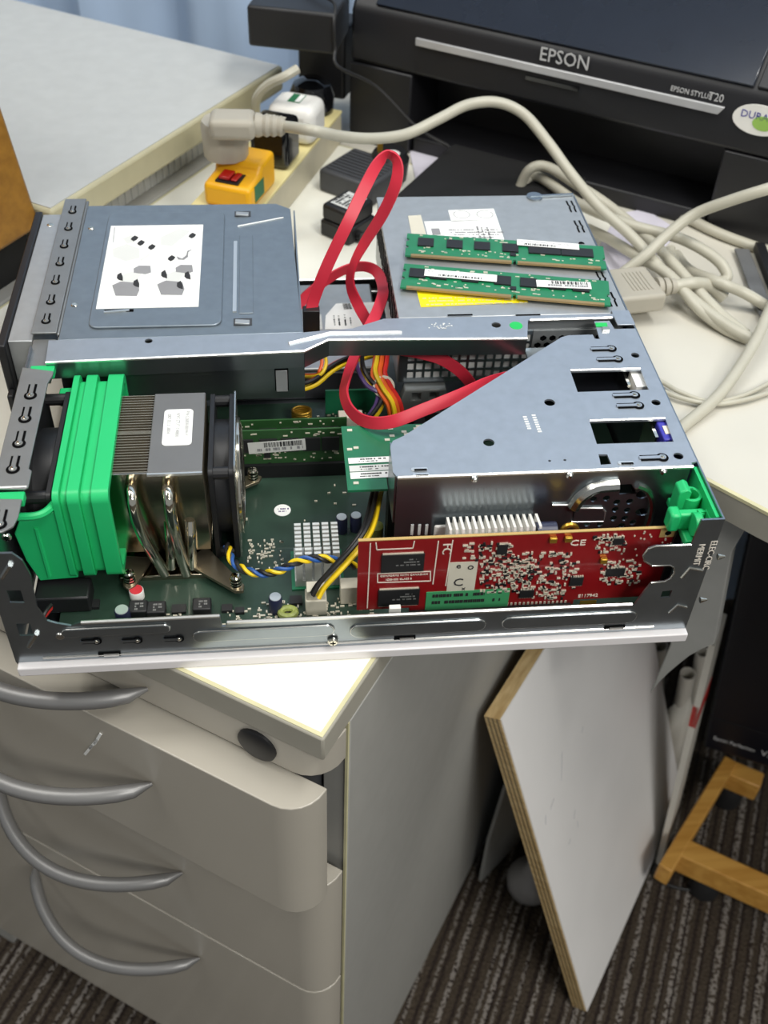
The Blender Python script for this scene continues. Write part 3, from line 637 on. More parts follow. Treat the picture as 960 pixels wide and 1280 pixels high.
def ed(pts, r=.0007, m='edge_glint', name='fold_edge', parent=case, n=6): return B().tube([V(p) for p in pts], r, n).build(name, m, parent, smooth=True)  # edge tube; the default metal carries a painted highlight along the fold
ed([(.0385, WY + .0004, zl), (.1108, WY + .0004, zl)], .0011); ed([(.1145, WY + .0004, zr), (.3385, WY + .0004, zr2)], .0011)
ed(xz(prof_[4:17], WY + .0002), .0006, 'steel')
ed([(.014, WY, .0098), (.355, WY, .0098)], .0008, 'steel')
for (ua, va), (ub, vb), hh in (((78, 791), (212, 784), .0030), ((242, 796), (417, 785), .0040), ((438, 791), (607, 777), .0046), ((628, 779), (795, 769), .0046)):
    a, b = PY(ua, va, WY), PY(ub, vb, WY); zc = (a.z + b.z) / 2; st_ = rrect(a.x, b.x, zc - hh, zc + hh, hh * .98, 5)
    o = B().plate(xz(st_, WY), [], (0, -.0012, 0)).build('pressed_bead', 'plate_dark', case, bevel=.0008)
    ed([V((x, WY - .0006, z)) for x, z in st_ + st_[:1]], .0005, 'steel', 'bead_rim')
for u, v in ((121, 801), (172, 800), (224, 798)): lance(PY(u, v, WY - .0003), (1, 0, 0), .008, .0024, case, V((0, -1, 0)), 'plate_dark')
screw(PY(416, 801, WY - .0008), (0, -1, 0), .0030, case)
B().lathe(PY(75, 795, WY), (0, -1, 0), [(0, .0026), (.0008, .0022), (.001, .001)], 14).build('rivet', 'steel', case, smooth=True)
for u, v in ((137, 817), (506, 797), (768, 784)):
    p = PY(u, v, WY); o = B().box(p.x - .006, p.x + .006, WY - .0006, WY, p.z - .0016, p.z + .0016).build('catch_slot', 'hole_black', case)
    B().box(p.x - .003, p.x + .005, WY - .0012, WY - .0004, p.z - .0011, p.z + .0007).build('catch_tongue', 'edge_glint', o)
for pz_ in ((835, 712), (822, 760)):              # Y shaped pressed ribs on the rear corner
    pass
for (a, b, c) in (((852, 722), (862, 710), (878, 713)), ((836, 766), (847, 756), (858, 759))):
    ed([PY(a[0], a[1], WY - .0003), PY(b[0], b[1], WY - .0005), PY(c[0], c[1], WY - .0003)], .0009, 'steel', 'pressed_rib')
for a, b in (((3, 722), (13, 706)), ((36, 808), (46, 792))): ed([PY(*a, WY - .0003), PY(*b, WY - .0006)], .0014, 'steel', 'pressed_rib')
fr_t = frame(PY(893, 676, WY - .0001), V((.03, 0, -1)), V((1, 0, .03)))
lettering('ELEC-CIRC', .0052, fr_t, 'silk', case, ext=.0001, sx=.9)
lettering('MERMIT', .0052, fr_t @ Matrix.Translation((.002, -.0062, 0)), 'silk', case, ext=.0001, sx=.9)
for u, v in ((897, 696), (875, 750)): B().cyl(PY(u, v, .003) , PY(u, v, .003) + V((.004, 0, 0)), .0018, .0006, 10).build('edge_pip', 'chrome', case)
# rear wall, front wall and far wall
B().box(.3740, .3750, .0055, .3565, .0035, H - .0012).build('rear_wall', 'plate_dark', case)
B().box(-.0012, -.0002, .0060, .176, .0035, H - .0012).build('front_wall', 'plate_dark', case)
fz = PY(420, 350, .3555).z
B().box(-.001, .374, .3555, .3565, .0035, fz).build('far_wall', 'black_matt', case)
ed([(.16, .356, fz), (.23, .356, fz)], .0009)
ed([(.16, .3505, fz - .008), (.23, .3505, fz - .008)], .0008)
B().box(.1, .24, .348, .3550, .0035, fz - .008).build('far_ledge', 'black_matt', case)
# front top bracket in two runs with its row of springs
b1 = B().plate(xy([(-.002, .187), (.0132, .187), (.0132, .3572), (-.002, .3572)], H - .0006), [], (0, 0, .0012)).build('front_bracket', 'plate_bracket', case, bevel=.0004)
B().box(.0128, .0150, .187, .3565, H - .003, H - .0006).build('bracket_step', 'plate_bracket', case, bevel=.0008)
nb = [(-.0018, .152), (.0165, .1475), (.0165, .1430), (.0147, .1360), (.0147, .0620), (.0166, .0600), (.0166, .0475), (.0150, .0460), (.0012, .0470), (.0012, .0395), (.0148, .0385), (.0148, .0255), (.0135, .0190), (.0085, .0150), (-.0015, .0145)]
B().plate(xy(nb, H - .0006), [], (0, 0, .0012)).build('front_bracket', 'plate_bracket', case, bevel=.0003)
ed([(.0020, .0478, H + .0004), (.0160, .0478, H + .0004)], .0008)
B().box(-.0014, .0125, .152, .187, H - .012, H - .0040).build('bracket_joint', 'plate_bracket', case, bevel=.0006)
for y in (.3374, .3135, .2897, .2669, .2442, .2207, .1992): lance((.0055, y, H + .0006), (0, -1, 0), .0085, .0026, case)
for y in (.1243, .1034, .0822, .0615, .0202): lance((.0068, y, H + .0006), (0, -1, 0), .0105, .0032, case)
for p in ((114, 285), (93, 381)): B().lathe(PZ(*p, H + .0004), (0, 0, 1), [(0, .0022), (.0006, .0016)], 12).build('rivet', 'chrome', case, smooth=True)
for c in ((.006, .043, .0012, .0148, .0395, .0465), (.008, .15, .002, .016, .1485, .156)):
    B().box(c[2], c[3], c[4], c[5], H - .006, H - .0012).build('green_clip', 'green_plastic', case, bevel=.0006)
screw((.0062, .026, .082), (0, -1, 0), .0026, case)
# cross brace
ne = [(.0110, .1560), (.1630, .1607), (.1785, .1720), (.3018, .1680)]
po = ne + [(.3060, .1872), (.3065, .1875), (.3620, .1880), (.3630, .1925), (.2145, .1930), (.1940, .1830), (.1630, .1800), (.0100, .1780)]
hol = [[(p[0], p[1]) for p in circ(PZ(620, 408, H).x, PZ(620, 408, H).y, .0030, 14)], [(p[0], p[1]) for p in circ(PZ(186, 428, H).x, PZ(186, 428, H).y, .0024, 12)]]
cb_ = B().plate(xy(po, H), [xy(h, H) for h in hol], (0, 0, .0011)).build('cross_brace', 'plate_blue', case)
fl_ = B()
for (a, b) in zip(ne[:-1], ne[1:]): fl_.bar((a[0], a[1], H - .0055), (b[0], b[1], H - .0055), (0, 0, 1), .0055, .0005)
fl_.build('brace_flange', 'plate_dark', case)
ed([(x, y - .0002, H + .0006) for x, y in ne], .0010)
ed([PZ(361, 430, H + .0012), PZ(412, 417, H + .0012), PZ(502, 416, H + .0012)], .0014, 'edge_glint', 'pressed_rib')
ed([(.3075, .1880, H + .0005), (.361, .1885, H + .0005)], .0011)
B().lathe(PZ(645, 407, H + .0011), (0, 0, 1), [(0, .0042), (.0003, .0040)], 18).build('green_dot', 'dot_green', case)
mk = B(); rd = random.Random(3)
for i in range(26):
    p = PZ(rd.uniform(536, 565), rd.uniform(404, 411), H + .0012); mk.box(p.x - .0004, p.x + .0004, p.y - .0003, p.y + .0003, p.z, p.z + .0002)
mk.build('stamp_marks', 'label_white', case)
B().box(.3065, .3480, .1735, .1870, H - .022, H - .020).build('brace_shadow_plate', 'plate_dark', case)
for u in (575, 660): 
    p = PZ(u, 394, H + .001); B().box(p.x - .008, p.x + .008, p.y - .0006, p.y + .0006, p.z, p.z + .0004).build('gap_slot', 'hole_black', case)
# right hand end of the brace and rear top flange
B().plate(xy([(.3625, .1800), (.3742, .1800), (.3742, .1965), (.3625, .1965)], H), [], (0, 0, .0012)).build('rear_flange', 'plate_blue', case, bevel=.0003)
# green slot latch at the rear corner
lt = thing('slot_latch', 'bright green plastic slot latch at the rear corner of the case', 'latch', (.365, .03, .070))
B().box(.3600, .3735, .0085, .0435, .070, .0745).build('base', 'green_plastic', lt, bevel=.0008)
def gcyl(cx, cy, r, z0, z1): return B().plate(xy(circ(cx, cy, r, 22), z0), [xy(circ(cx, cy, r * .70, 22), z0)], (0, 0, z1 - z0))
p = PZ(864, 617, .088); gcyl(p.x, p.y, .0060, .076, .088).build('round_pocket', 'green_plastic', lt, bevel=.0004)
B().plate(xz([(p.x - .0085, .076), (p.x - .0030, .076), (p.x - .0018, .0925), (p.x - .0050, .0945), (p.x - .0085, .0925)], p.y - .004), [], (0, .009, 0)).build('thumb_tab', 'green_plastic', lt, bevel=.0008)
q = PZ(858, 641, .085); B().box(q.x - .009, q.x + .010, q.y - .0025, q.y + .0025, .0745, .086).build('lever', 'green_plastic', lt, bevel=.0012)
B().box(q.x - .0095, q.x - .0035, q.y - .004, q.y + .0045, .0745, .0868).build('lever_head', 'green_plastic', lt, bevel=.0015)
q2 = PZ(866, 652, .082); B().cyl(q2 + V((-.001, -.002, 0)), q2 + V((.003, -.002, 0)), .0065, None, 20).build('hook', 'green_plastic', lt, bevel=.0004)
q3 = PZ(885, 648, .086); 
for i in range(3): B().box(q3.x - .004 + i * .0042, q3.x - .0028 + i * .0042, q3.y - .004, q3.y + .006, .0745, .087).build('rib', 'green_plastic', lt)
B().box(q3.x - .004, q3.x + .0062, q3.y + .0045, q3.y + .006, .0745, .0865).build('rib', 'green_plastic', lt)
B().box(.3718, .3738, .0085, .0480, .0745, .0925).build('back_plate', 'green_plastic', lt)

# ============================================================ DRIVE CAGE AND OPTICAL DRIVE
dc = thing('drive_cage', 'blue-grey steel drive cage with white instruction sticker on top', 'drive cage', (.088, .258, .045))
CZ = H - .0008
B().plate(xy([(.0152, .1795), (.1628, .1815), (.1600, .3385), (.1500, .3465), (.0152, .3468)], CZ), [], (0, 0, .0010)).build('top_plate', 'plate_cage', dc, bevel=.0003)
q = [PZ(u, v, CZ + .001) for u, v in ((137, 267), (281, 268), (277, 408), (110, 412))]
xs0, xs1 = (q[0].x + q[3].x) / 2, (q[1].x + q[2].x) / 2; ys0, ys1 = (q[2].y + q[3].y) / 2, (q[0].y + q[1].y) / 2
B().plate(xy(rrect(xs0, xs1, ys0, ys1, .006), CZ + .001), [], (0, 0, .0014)).build('raised_panel', 'plate_cage', dc, bevel=.0011, segs=2)
TZ = CZ + .0024
q = [PZ(u, v, TZ) for u, v in ((139, 283), (254, 281), (248, 385), (120, 385))]
sx0, sx1, sy0, sy1 = (q[0].x + q[3].x) / 2, (q[1].x + q[2].x) / 2, (q[2].y + q[3].y) / 2, (q[0].y + q[1].y) / 2
stk = B().box(sx0, sx1, sy0, sy1, TZ, TZ + .0003).build('instruction_sticker', 'label_white', dc)
SW, SH = sx1 - sx0, sy1 - sy0
def ill(pts, m, k=0, name='drawing'): return B().plate([(sx0 + SW * a, sy1 - SH * b, TZ + .0003 + k * .00008) for a, b in pts], [], (0, 0, .00008)).build(name, m, stk)
hexa = lambda x, y, w, h: [(x, y + h * .25), (x + w * .28, y), (x + w * .9, y + h * .12), (x + w, y + h * .6), (x + w * .93, y + h), (x + w * .18, y + h * .95)]
for x in (.12, .57): ill(hexa(x, .70, .28, .17), 'ink_mid', 1)
for x in (.31, .74): ill([(x, .55), (x + .05, .515), (x + .17, .52), (x + .185, .60), (x + .13, .62), (x + .01, .60)], 'ink_mid', 1)
for x, y in ((.245, .16), (.32, .22), (.44, .275), (.86, .135), (.66, .42)): ill([(x, y), (x + .03, y - .025), (x + .07, y + .0), (x + .055, y + .03), (x + .025, y + .05), (x - .01, y + .025)], 'ink', 2)
for x, y in ((.155, .62), (.60, .60), (.77, .73), (.84, .62), (.33, .70)): ill([(x, y), (x + .035, y - .025), (x + .06, y + .03), (x + .065, y + .075), (x + .02, y + .06), (x + .0, y + .04)], 'ink', 2)
ill([(.74, .41), (.80, .44), (.84, .40), (.85, .345), (.90, .325), (.86, .36), (.86, .42), (.82, .455), (.76, .45)], 'ink_mid', 2)
for pts in ([(.06, .30), (.2, .24), (.34, .30), (.36, .42), (.22, .46), (.08, .40)], [(.55, .16), (.74, .05), (.86, .08), (.84, .12), (.68, .28), (.56, .26)], [(.15, .17), (.24, .12), (.28, .22), (.2, .24)], [(.36, .44), (.44, .38), (.46, .34), (.45, .40), (.38, .46)], [(.18, .64), (.30, .58), (.40, .62), (.34, .72), (.22, .70)], [(.63, .64), (.75, .58), (.84, .62), (.78, .72), (.66, .70)]): ill(pts, 'label_grey', 0)
ill([(.035, .02), (.05, .02), (.062, .22), (.047, .22)], 'ink_pale', 1, 'print')
for u, v in ((169, 275), (148, 391)):
    p = PZ(u, v, CZ + .001); o = B().box(p.x - .0085, p.x + .0095, p.y - .0012, p.y + .0012, CZ + .001 if v < 280 else TZ, (CZ + .001 if v < 280 else TZ) + .0004).build('slit', 'hole_black', dc)
    B().bar((p.x - .0085, p.y - .002, p.z + .0006 + (0 if v < 280 else .0014)), (p.x + .007, p.y - .0004, p.z + .0006 + (0 if v < 280 else .0014)), (0, 1, 0), .0006, .0005).build('lip', 'edge_glint', o)
a, b = PZ(294, 302, CZ + .0012), PZ(295, 390, CZ + .0012)
B().box(a.x - .001, a.x + .0014, b.y, a.y, CZ + .001, CZ + .0018).build('bright_fold', 'edge_glint', dc)
B().box(a.x + .0030, a.x + .0120, b.y - .002, a.y + .008, CZ + .001, CZ + .0016).build('step_panel', 'plate_cage', dc, bevel=.0005)
ed([PZ(297, 283, CZ + .0014), PZ(354, 272, CZ + .0014)], .0006, 'edge_glint', 'crease', dc)
for u, v in ((302, 268), (302, 403)):
    p = PZ(u, v, CZ + .001); o = B().box(p.x - .005, p.x + .0065, p.y - .0035, p.y + .004, CZ + .001, CZ + .0014).build('clip_hole', 'dark_grey', dc)
    B().bar((p.x - .004, p.y - .001, p.z + .0012), (p.x + .005, p.y - .0015, p.z + .0008), (0, 1, 0), .0022, .0006).build('clip', 'plate_psu', o, bevel=.0003)
wz = PY(330, 495, .1665).z
B().box(.0160, .1632, .1640, .1652, wz, CZ - .0120).build('near_wall', 'plate_dark', dc)
B().box(.0160, .1632, .1640, .1652, CZ - .0120, CZ - .0003).build('near_wall', 'plate_dark', dc)
B().box(.1622, .1632, .1655, .3380, wz, CZ).build('side_wall', 'plate_cage', dc)
B().box(.0160, .1500, .3455, .3465, wz, CZ).build('far_wall', 'plate_cage', dc)
p = PY(352, 472, .1632); o = B().box(p.x - .0042, p.x + .0042, .1632, .1640, p.z - .010, p.z + .008).build('clip_hole', 'hole_black', dc)
B().bar((p.x, .1626, p.z + .006), (p.x, .1610, p.z - .009), (1, 0, 0), .0036, .0005).build('clip', 'plate_psu', o, bevel=.0003)
for u in (165, 270): 
    p = PY(u, 459, .1640); B().plate(xz(rrect(p.x - .018, p.x + .018, p.z - .006, p.z + .004, .004), .1640), [], (0, -.0008, 0)).build('pressed_bead', 'plate_dark', dc, bevel=.0006)
od = thing('optical_drive', 'grey optical drive with black front bezel in the drive cage', 'optical drive', (.06, .26, .05))
B().box(-.0170, -.0022, .1870, .3450, .047, .0905).build('body', 'plate_psu', od, bevel=.0006)
B().box(.0170, .1600, .1870, .3440, .052, .0905).build('body', 'plate_psu', od)
B().box(-.0225, -.0172, .1800, .3470, .036, .0920).build('bezel', 'black_plastic', od, bevel=.001)
B().box(-.0215, -.0175, .1720, .1800, .030, .060).build('bezel_hook', 'black_plastic', od, bevel=.001)
B().lathe((-.010, .330, .0905), (0, 0, 1), [(0, .0024), (.0005, .0016)], 12).build('rivet', 'chrome', od, smooth=True)
# ============================================================ HARD DISK
HZ_ = .030; hp = [PZ(u, v, HZ_) for u, v in ((400, 385), (470, 385))]
hd = thing('hard_disk', 'silver hard disk with white label lying between cage and power supply', 'hard disk', (.17, .28, .0036))
B().box(.1000, .2210, .2320, .3440, .0042, HZ_ - .003).build('body', 'dark_grey', hd, bevel=.001)
B().box(.1010, .2200, .2330, .3420, HZ_ - .003, HZ_).build('cover', 'plate_psu', hd, bevel=.001)
q = [PZ(u, v, HZ_) for u, v in ((407, 395), (420, 380), (470, 378), (474, 412), (406, 412))]
hl_ = B().plate([p + V((0, 0, .0001)) for p in q], [], (0, 0, .0003)).build('label', 'label_white', hd)
p = PZ(434, 383, HZ_ + .0004); barcode(frame(p, (1, .1, 0), (-.1, 1, 0)), -.003, .003, -.004, .004, hl_, 3)
print_rows(frame(PZ(424, 410, HZ_ + .0004), (0, 1, 0), (-1, 0, 0)), 0, .018, [(-.0005, .0012, 0, .9), (-.005, .0012, .1, 1), (-.009, .001, .1, .8), (.003, .001, .2, .9)], hl_, 'ink', 5)
p = PZ(397, 400, HZ_ + .0003); B().box(p.x - .004, p.x + .003, p.y - .012, p.y + .008, HZ_, HZ_ + .0003).build('sticker', 'label_grey', hd)
# ============================================================ POWER SUPPLY
pu = thing('power_supply', 'grey steel power supply at the rear with square and hexagonal vents', 'power supply', (.298, .275, .02))
PX0, PX1, PY0, PY1 = .2242, .3732, .1955, .3550; PZ0 = PY(495, 472, PY0).z - .004
B().box(PX0 + .001, PX1, PY0, PY1, PZ0, H - .0012).build('body', 'plate_psu', pu, bevel=.0008)
B().plate(xy([(PX0, PY0 - .0006), (PX1, PY0 - .0006), (PX1, PY1), (PX0, PY1)], H - .0011), [], (0, 0, .0011)).build('top_plate', 'plate_psu', pu, bevel=.0005)
gx0, gx1 = .2310, PY(660, 450, PY0).x; gz0, gz1 = PZ0 + .003, H - .014; nxg, nzg = 14, 5; px_ = (gx1 - gx0) / nxg; pz_ = (gz1 - gz0) / nzg
hs = [xz([(gx0 + px_ * (i + .13), gz0 + pz_ * (j + .13)), (gx0 + px_ * (i + .87), gz0 + pz_ * (j + .13)), (gx0 + px_ * (i + .87), gz0 + pz_ * (j + .87)), (gx0 + px_ * (i + .13), gz0 + pz_ * (j + .87))], PY0 - .0010) for i in range(nxg) for j in range(nzg)]
B().plate(xz([(gx0 - .005, gz0 - .002), (gx1, gz0 - .002), (gx1, gz1 + .002), (gx0 - .005, gz1 + .002)], PY0 - .0010), hs, (0, .0008, 0)).build('square_grille', 'plate_dark', pu)
B().box(gx0, gx1, PY0 - .0002, PY0 + .0001, gz0, gz1).build('grille_backing', 'label_grey', pu)
hxs = []
for j in range(6):
    for i in range(9):
        cx = gx1 + .0045 + i * .0062 + (j % 2) * .0031; cz = gz0 + .003 + j * .0054
        if cx < .3700 and cz < gz1: hxs.append(xz(circ(cx, cz, .0025, 6, None, math.pi / 6, 2 * math.pi + math.pi / 6), PY0 - .0010))
B().plate(xz([(gx1 + .0005, gz0 - .002), (.3730, gz0 - .002), (.3730, gz1 + .002), (gx1 + .0005, gz1 + .002)], PY0 - .0010), hxs, (0, .0008, 0)).build('hexagon_grille', 'plate_psu', pu)
B().box(gx1 + .001, .3725, PY0 - .0002, PY0 + .0001, gz0, gz1).build('grille_backing', 'hole_black', pu)
sl = B()
for i in range(16): sl.box(PX0 + .0006, PX0 + .0011, PY0 + .008 + i * .0095, PY0 + .0125 + i * .0095, H - .030, H - .008)
sl.build('vent_slits', 'hole_black', pu)
top = lambda u, v, dz=.0002: PZ(u, v, H + dz)
def lab(name, m, pts, dz, parent=pu): return B().plate([top(u, v, dz) for u, v in pts], [], (0, 0, .0002)).build(name, m, parent)
l1 = lab('rating_label', 'label_white', [(530, 277), (622, 275), (632, 305), (538, 306), ], .0001)
lab('rating_label', 'label_white', [(560, 263), (617, 261), (622, 275), (564, 277)], .0001)
lab('sticker', 'label_cream', [(510, 270), (526, 269), (536, 305), (517, 306)], .0001)
ly = lab('warning_label', 'label_yellow', [(520, 360), (655, 366), (660, 378), (526, 384)], .0001)
p = top(545, 288, .0003); print_rows(frame(top(562, 300, .0003), (1, -.02, 0), (.02, 1, 0)), 0, .040, [(.014, .0016, .0, .9), (.0105, .0016, .05, 1), (.007, .0014, .1, .9), (.0035, .0014, 0, .8)], l1, 'ink_mid', 8)
print_rows(frame(top(602, 302, .0003), (0, 1, 0), (-1, 0, 0)), 0, .022, [(0, .0014, 0, 1), (-.003, .0012, .1, .9), (-.007, .0014, 0, .9)], l1, 'ink_mid', 9)
for u in (577, 606):
    p = top(u, 268, .0003); B().plate(xy(circ(p.x, p.y, .0062, 20, .0058), p.z), [xy(circ(p.x, p.y, .0057, 20, .0053), p.z)], (0, 0, .0001)).build('approval_ring', 'ink_mid', l1)
p = top(545, 290, .0003); B().box(p.x - .003, p.x + .003, p.y - .004, p.y + .005, p.z, p.z + .0001).build('print_block', 'ink_mid', l1)
print_rows(frame(top(530, 381, .0003), (1, 0, 0), (0, 1, 0)), 0, .075, [(.0, .0012, .02, .9), (.004, .0012, .02, .8), (.0075, .0012, .0, .9)], ly, 'edge_cream', 10)
for u, v in ((714, 258), (724, 283), (752, 348), (764, 374)):
    p = top(u, v, .0001); o = None
    for dx in (-.0018, .0018):
        B().plate([(p.x + dx - .0006, p.y + .0085, p.z), (p.x + dx + .0006, p.y + .0085, p.z), (p.x + dx + .0006, p.y + .002, p.z), (p.x + dx + .0014, p.y, p.z), (p.x + dx + .0006, p.y - .002, p.z), (p.x + dx + .0006, p.y - .0085, p.z), (p.x + dx - .0006, p.y - .0085, p.z), (p.x + dx - .0006, p.y - .002, p.z), (p.x + dx + .0002, p.y, p.z), (p.x + dx - .0006, p.y + .002, p.z)], [], (0, 0, .0002)).build('lance_slit', 'hole_black', pu)
p = top(727, 305, .0001); B().plate(xy(circ(p.x, p.y, .0022, 10, .003, 0, math.pi), p.z), [], (0, 0, .0002)).build('notch', 'hole_black', pu)
p = top(668, 247, 0); B().lathe(p + V((0, 0, -.001)), (0, 0, 1), [(0, .006), (.0025, .006)], 16).build('rear_tab', 'plate_dark', pu)
a, b = top(662, 246, .0012), top(716, 243, .0012); B().bar(a, b, (0, 1, 0), .0009, .0008).build('rear_fold', 'plate_dark', pu)

# ============================================================ MEMORY MODULES
def dimm(fr, label, stickers, chips, seed, group=None, L=.1334, pm='pcb_ram'):
    """133 x 30 mm module, lying in fr: x along its length, y across, z out of the chip face"""
    o = thing('memory_module', label, 'memory module', fr @ V((L / 2, 0, 0)))
    hh = .030; th_ = .0012
    notch = L * .545
    out = [(0, 0), (notch - .001, 0), (notch - .001, .0035), (notch + .001, .0035), (notch + .001, 0), (L, 0), (L, .010), (L - .0018, .0105), (L - .0018, .0135), (L, .014), (L, hh), (0, hh), (0, .0235), (.0018, .0230), (.0018, .0200), (0, .0195), (0, .014), (.0018, .0135), (.0018, .0105), (0, .010)]
    B(fr).plate([(a, b, 0) for a, b in out], [], (0, 0, th_)).build('board', pm, o)
    for x0, x1 in ((.004, notch - .002), (notch + .002, L - .004)): B(fr).box(x0, x1, -.0001, .0026, -.0001, th_ + .0001).build('gold_contacts', 'contact', o)
    for cx in chips: B(fr).box(cx - .0055, cx + .0055, .013, .0235, th_, th_ + .0011).build('memory_chip', 'chip', o)
    B(fr).box(notch - .003, notch + .001, .008, .012, th_, th_ + .0008).build('small_chip', 'chip', o)
    rnd = random.Random(seed); sm = B(fr)
    for i in range(64):
        x = rnd.uniform(.006, L - .006); y = rnd.choice((rnd.uniform(.0045, .0075), rnd.uniform(.009, .0118), rnd.uniform(.0245, .028)))
        sm.box(x, x + rnd.choice((.0011, .002, .0028)), y, y + .0008, th_, th_ + .0004)
    s_ = sm.build('solder_parts', 'solder', o); s_['kind'] = 'stuff'
    for k, (x, y, w_, h_, rot, m, bc) in enumerate(stickers):
        f2 = fr @ Matrix.Translation((x, y, th_ + .0013)) @ Matrix.Rotation(rot, 4, 'Z')
        st2 = B(f2).box(0, w_, 0, h_, 0, .0002).build('label', m, o)
        f3 = f2 @ Matrix.Translation((0, 0, .0002))
        if bc == 1: barcode(f3, w_ * .28, w_ * .94, h_ * .5, h_ * .92, st2, seed + k); print_rows(f3, 0, w_, [(h_ * .3, h_ * .24, .15, .95)], st2, 'ink_mid', seed + k)
        elif bc == 2: barcode(f3, w_ * .12, w_ * .62, h_ * .12, h_ * .4, st2, seed + k); print_rows(f3, 0, w_, [(h_ * .66, h_ * .16, .06, .85)], st2, 'ink_pale', seed + k)
        else: barcode(f3, w_ * .2, w_ * .8, h_ * .14, h_ * .38, st2, seed + k); print_rows(f3, 0, w_, [(h_ * .72, h_ * .2, .04, .12)], st2, 'ink_pale', seed + k)
    return o
mz = H + .0024
a, b = PZ(506, 321, mz), PZ(758, 338, mz); f1 = frame(a, b - a, V((0, 1, 0))); k1 = (b - a).length
dimm(f1, 'loose green memory module with eight chips, farther of the two on the power supply', [(.0765, .0215, .043, .0078, -.02, 'label_white', 2)], [.0135, .0335, .0525, .0720, .0900, .1010, .1125, .1235], 21, L=k1)
a, b = PZ(500, 361, mz), PZ(763, 384, mz); f2 = frame(a, b - a, V((0, 1, 0))); k2 = (b - a).length
dimm(f2, 'loose green memory module with long white label, nearer of the two on the power supply', [(.0145, .0145, .048, .0085, 0, 'label_white', 3), (.089, .0130, .036, .0082, .08, 'label_white', 1)], [.0100, .0240, .045, .0665, .0835, .1025, .1180], 22, L=k2)
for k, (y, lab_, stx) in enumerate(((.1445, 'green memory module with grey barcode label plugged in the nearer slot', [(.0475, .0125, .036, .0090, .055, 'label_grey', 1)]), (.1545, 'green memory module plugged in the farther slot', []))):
    fr = frame(V((.0790, y, PY(300, 578, .1445).z - .0035)), (1, 0, 0), (0, 0, 1)); dimm(fr, lab_, stx, [.045, .060, .0735, .0870, .0990], 31 + k, L=.110, pm='pcb_olive')
# ============================================================ MOTHERBOARD
MZ = .0120
mbd = thing('motherboard', 'dark green motherboard in the bottom of the case', 'motherboard', (.19, .10, .0036))
B().box(.020, .372, .0085, .2180, MZ - .0016, MZ).build('board', 'pcb_green', mbd)
for x in (.03, .12, .2, .36):
    for y in (.02, .21): B().cyl((x, y, .0036), (x, y, MZ - .0016), .003, None, 10).build('standoff', 'gold', mbd)
for y in (.1415, .1515): B().box(.0770, .1905, y - .0005, y + .0055, MZ, MZ + .0105).build('memory_slot', 'black_plastic', mbd)
p = PZ(353, 638, MZ); o = B().lathe(p, (0, 0, 1), [(0, .0052), (.0003, .0052)], 24).build('round_sticker', 'label_white', mbd)
print_rows(frame(p + V((-.004, 0, .0003)), (1, 0, 0), (0, 1, 0)), 0, .008, [(.001, .0011, 0, 1), (-.0012, .0009, .2, .8)], o, 'wire_purple', 2)
hs_ = [PZ(366, 652, .040), PZ(423, 650, .040), PZ(425, 691, .040)]
hx0, hx1, hy0, hy1 = hs_[0].x, hs_[1].x, hs_[2].y, hs_[0].y
mat('heatsink', (214, 215, 210), .4, .4, .04)
sink = B().box(hx0, hx1, hy0, hy1, MZ + .0012, MZ + .006).build('chipset_heatsink', 'heatsink', mbd)
B().box(hx0 - .002, hx1 + .002, hy0 - .002, hy1 + .002, MZ, MZ + .0012).build('chipset', 'pcb_riser', mbd)
pins = B(); cw = (hx1 - hx0) / 5
for i in range(5):
    for j in range(8):
        x = hx0 + cw * i + cw * .12; y = hy0 + (hy1 - hy0) / 8 * j; pins.box(x, x + cw * .72, y, y + (hy1 - hy0) / 8 * .55, MZ + .006, .040)
pins.build('heatsink_pins', 'heatsink', sink)
def cap(u, v, r, h, body='cap_blue', top_='cap_top', zt=None):
    p = PZ(u, v, MZ + h); p.z = MZ; o = B().lathe(p, (0, 0, 1), [(0, r), (h - .0006, r), (h, r * .9)], 18).build('capacitor', body, mbd, smooth=True)
    B().lathe(p + V((0, 0, h)), (0, 0, 1), [(0, r * .88), (.0003, r * .84)], 18).build('capacitor_top', top_, o); return o
cap(427, 646, .0036, .012); cap(445, 644, .0036, .012); cap(344, 746, .0038, .012); cap(152, 762, .0042, .010); cap(170, 737, .0042, .006, 'white_plastic', 'cap_red')
for u, v in ((195, 759), (252, 755), (172, 758)):
    p = PZ(u, v, MZ + .006); o = B().box(p.x - .0052, p.x + .0052, p.y - .004, p.y + .005, MZ, MZ + .006).build('power_coil', 'chip', mbd, bevel=.0008)
    print_rows(frame(V((p.x - .004, p.y, MZ + .006)), (1, 0, 0), (0, 1, 0)), 0, .008, [(.002, .0012, .3, .9), (0, .0012, .3, .9), (-.002, .0012, .3, .8)], o, 'chip_print', 3)
for u, v, w_, h_ in ((224, 763, .008, .006), (284, 762, .006, .005), (370, 752, .007, .006), (118, 757, .006, .006), (300, 765, .005, .004)):
    p = PZ(u, v, MZ); B().box(p.x - w_ / 2, p.x + w_ / 2, p.y - h_ / 2, p.y + h_ / 2, MZ, MZ + .002).build('chip', 'chip', mbd)
p = PZ(360, 764, MZ + .004); tor = B(); n = 14
tor.tube([V((p.x + .0042 * math.cos(t * 2 * math.pi / n), p.y + .0032 * math.sin(t * 2 * math.pi / n), MZ + .003)) for t in range(n + 1)], .0020, 8); tor.build('toroid_coil', 'toroid', mbd, smooth=True)
p = PZ(377, 513, MZ + .012); B().lathe(V((p.x, p.y, MZ)), (0, 0, 1), [(0, .005), (.006, .005), (.006, .0042)], 16).build('coil_core', 'toroid', mbd, smooth=True)
cw_ = B()
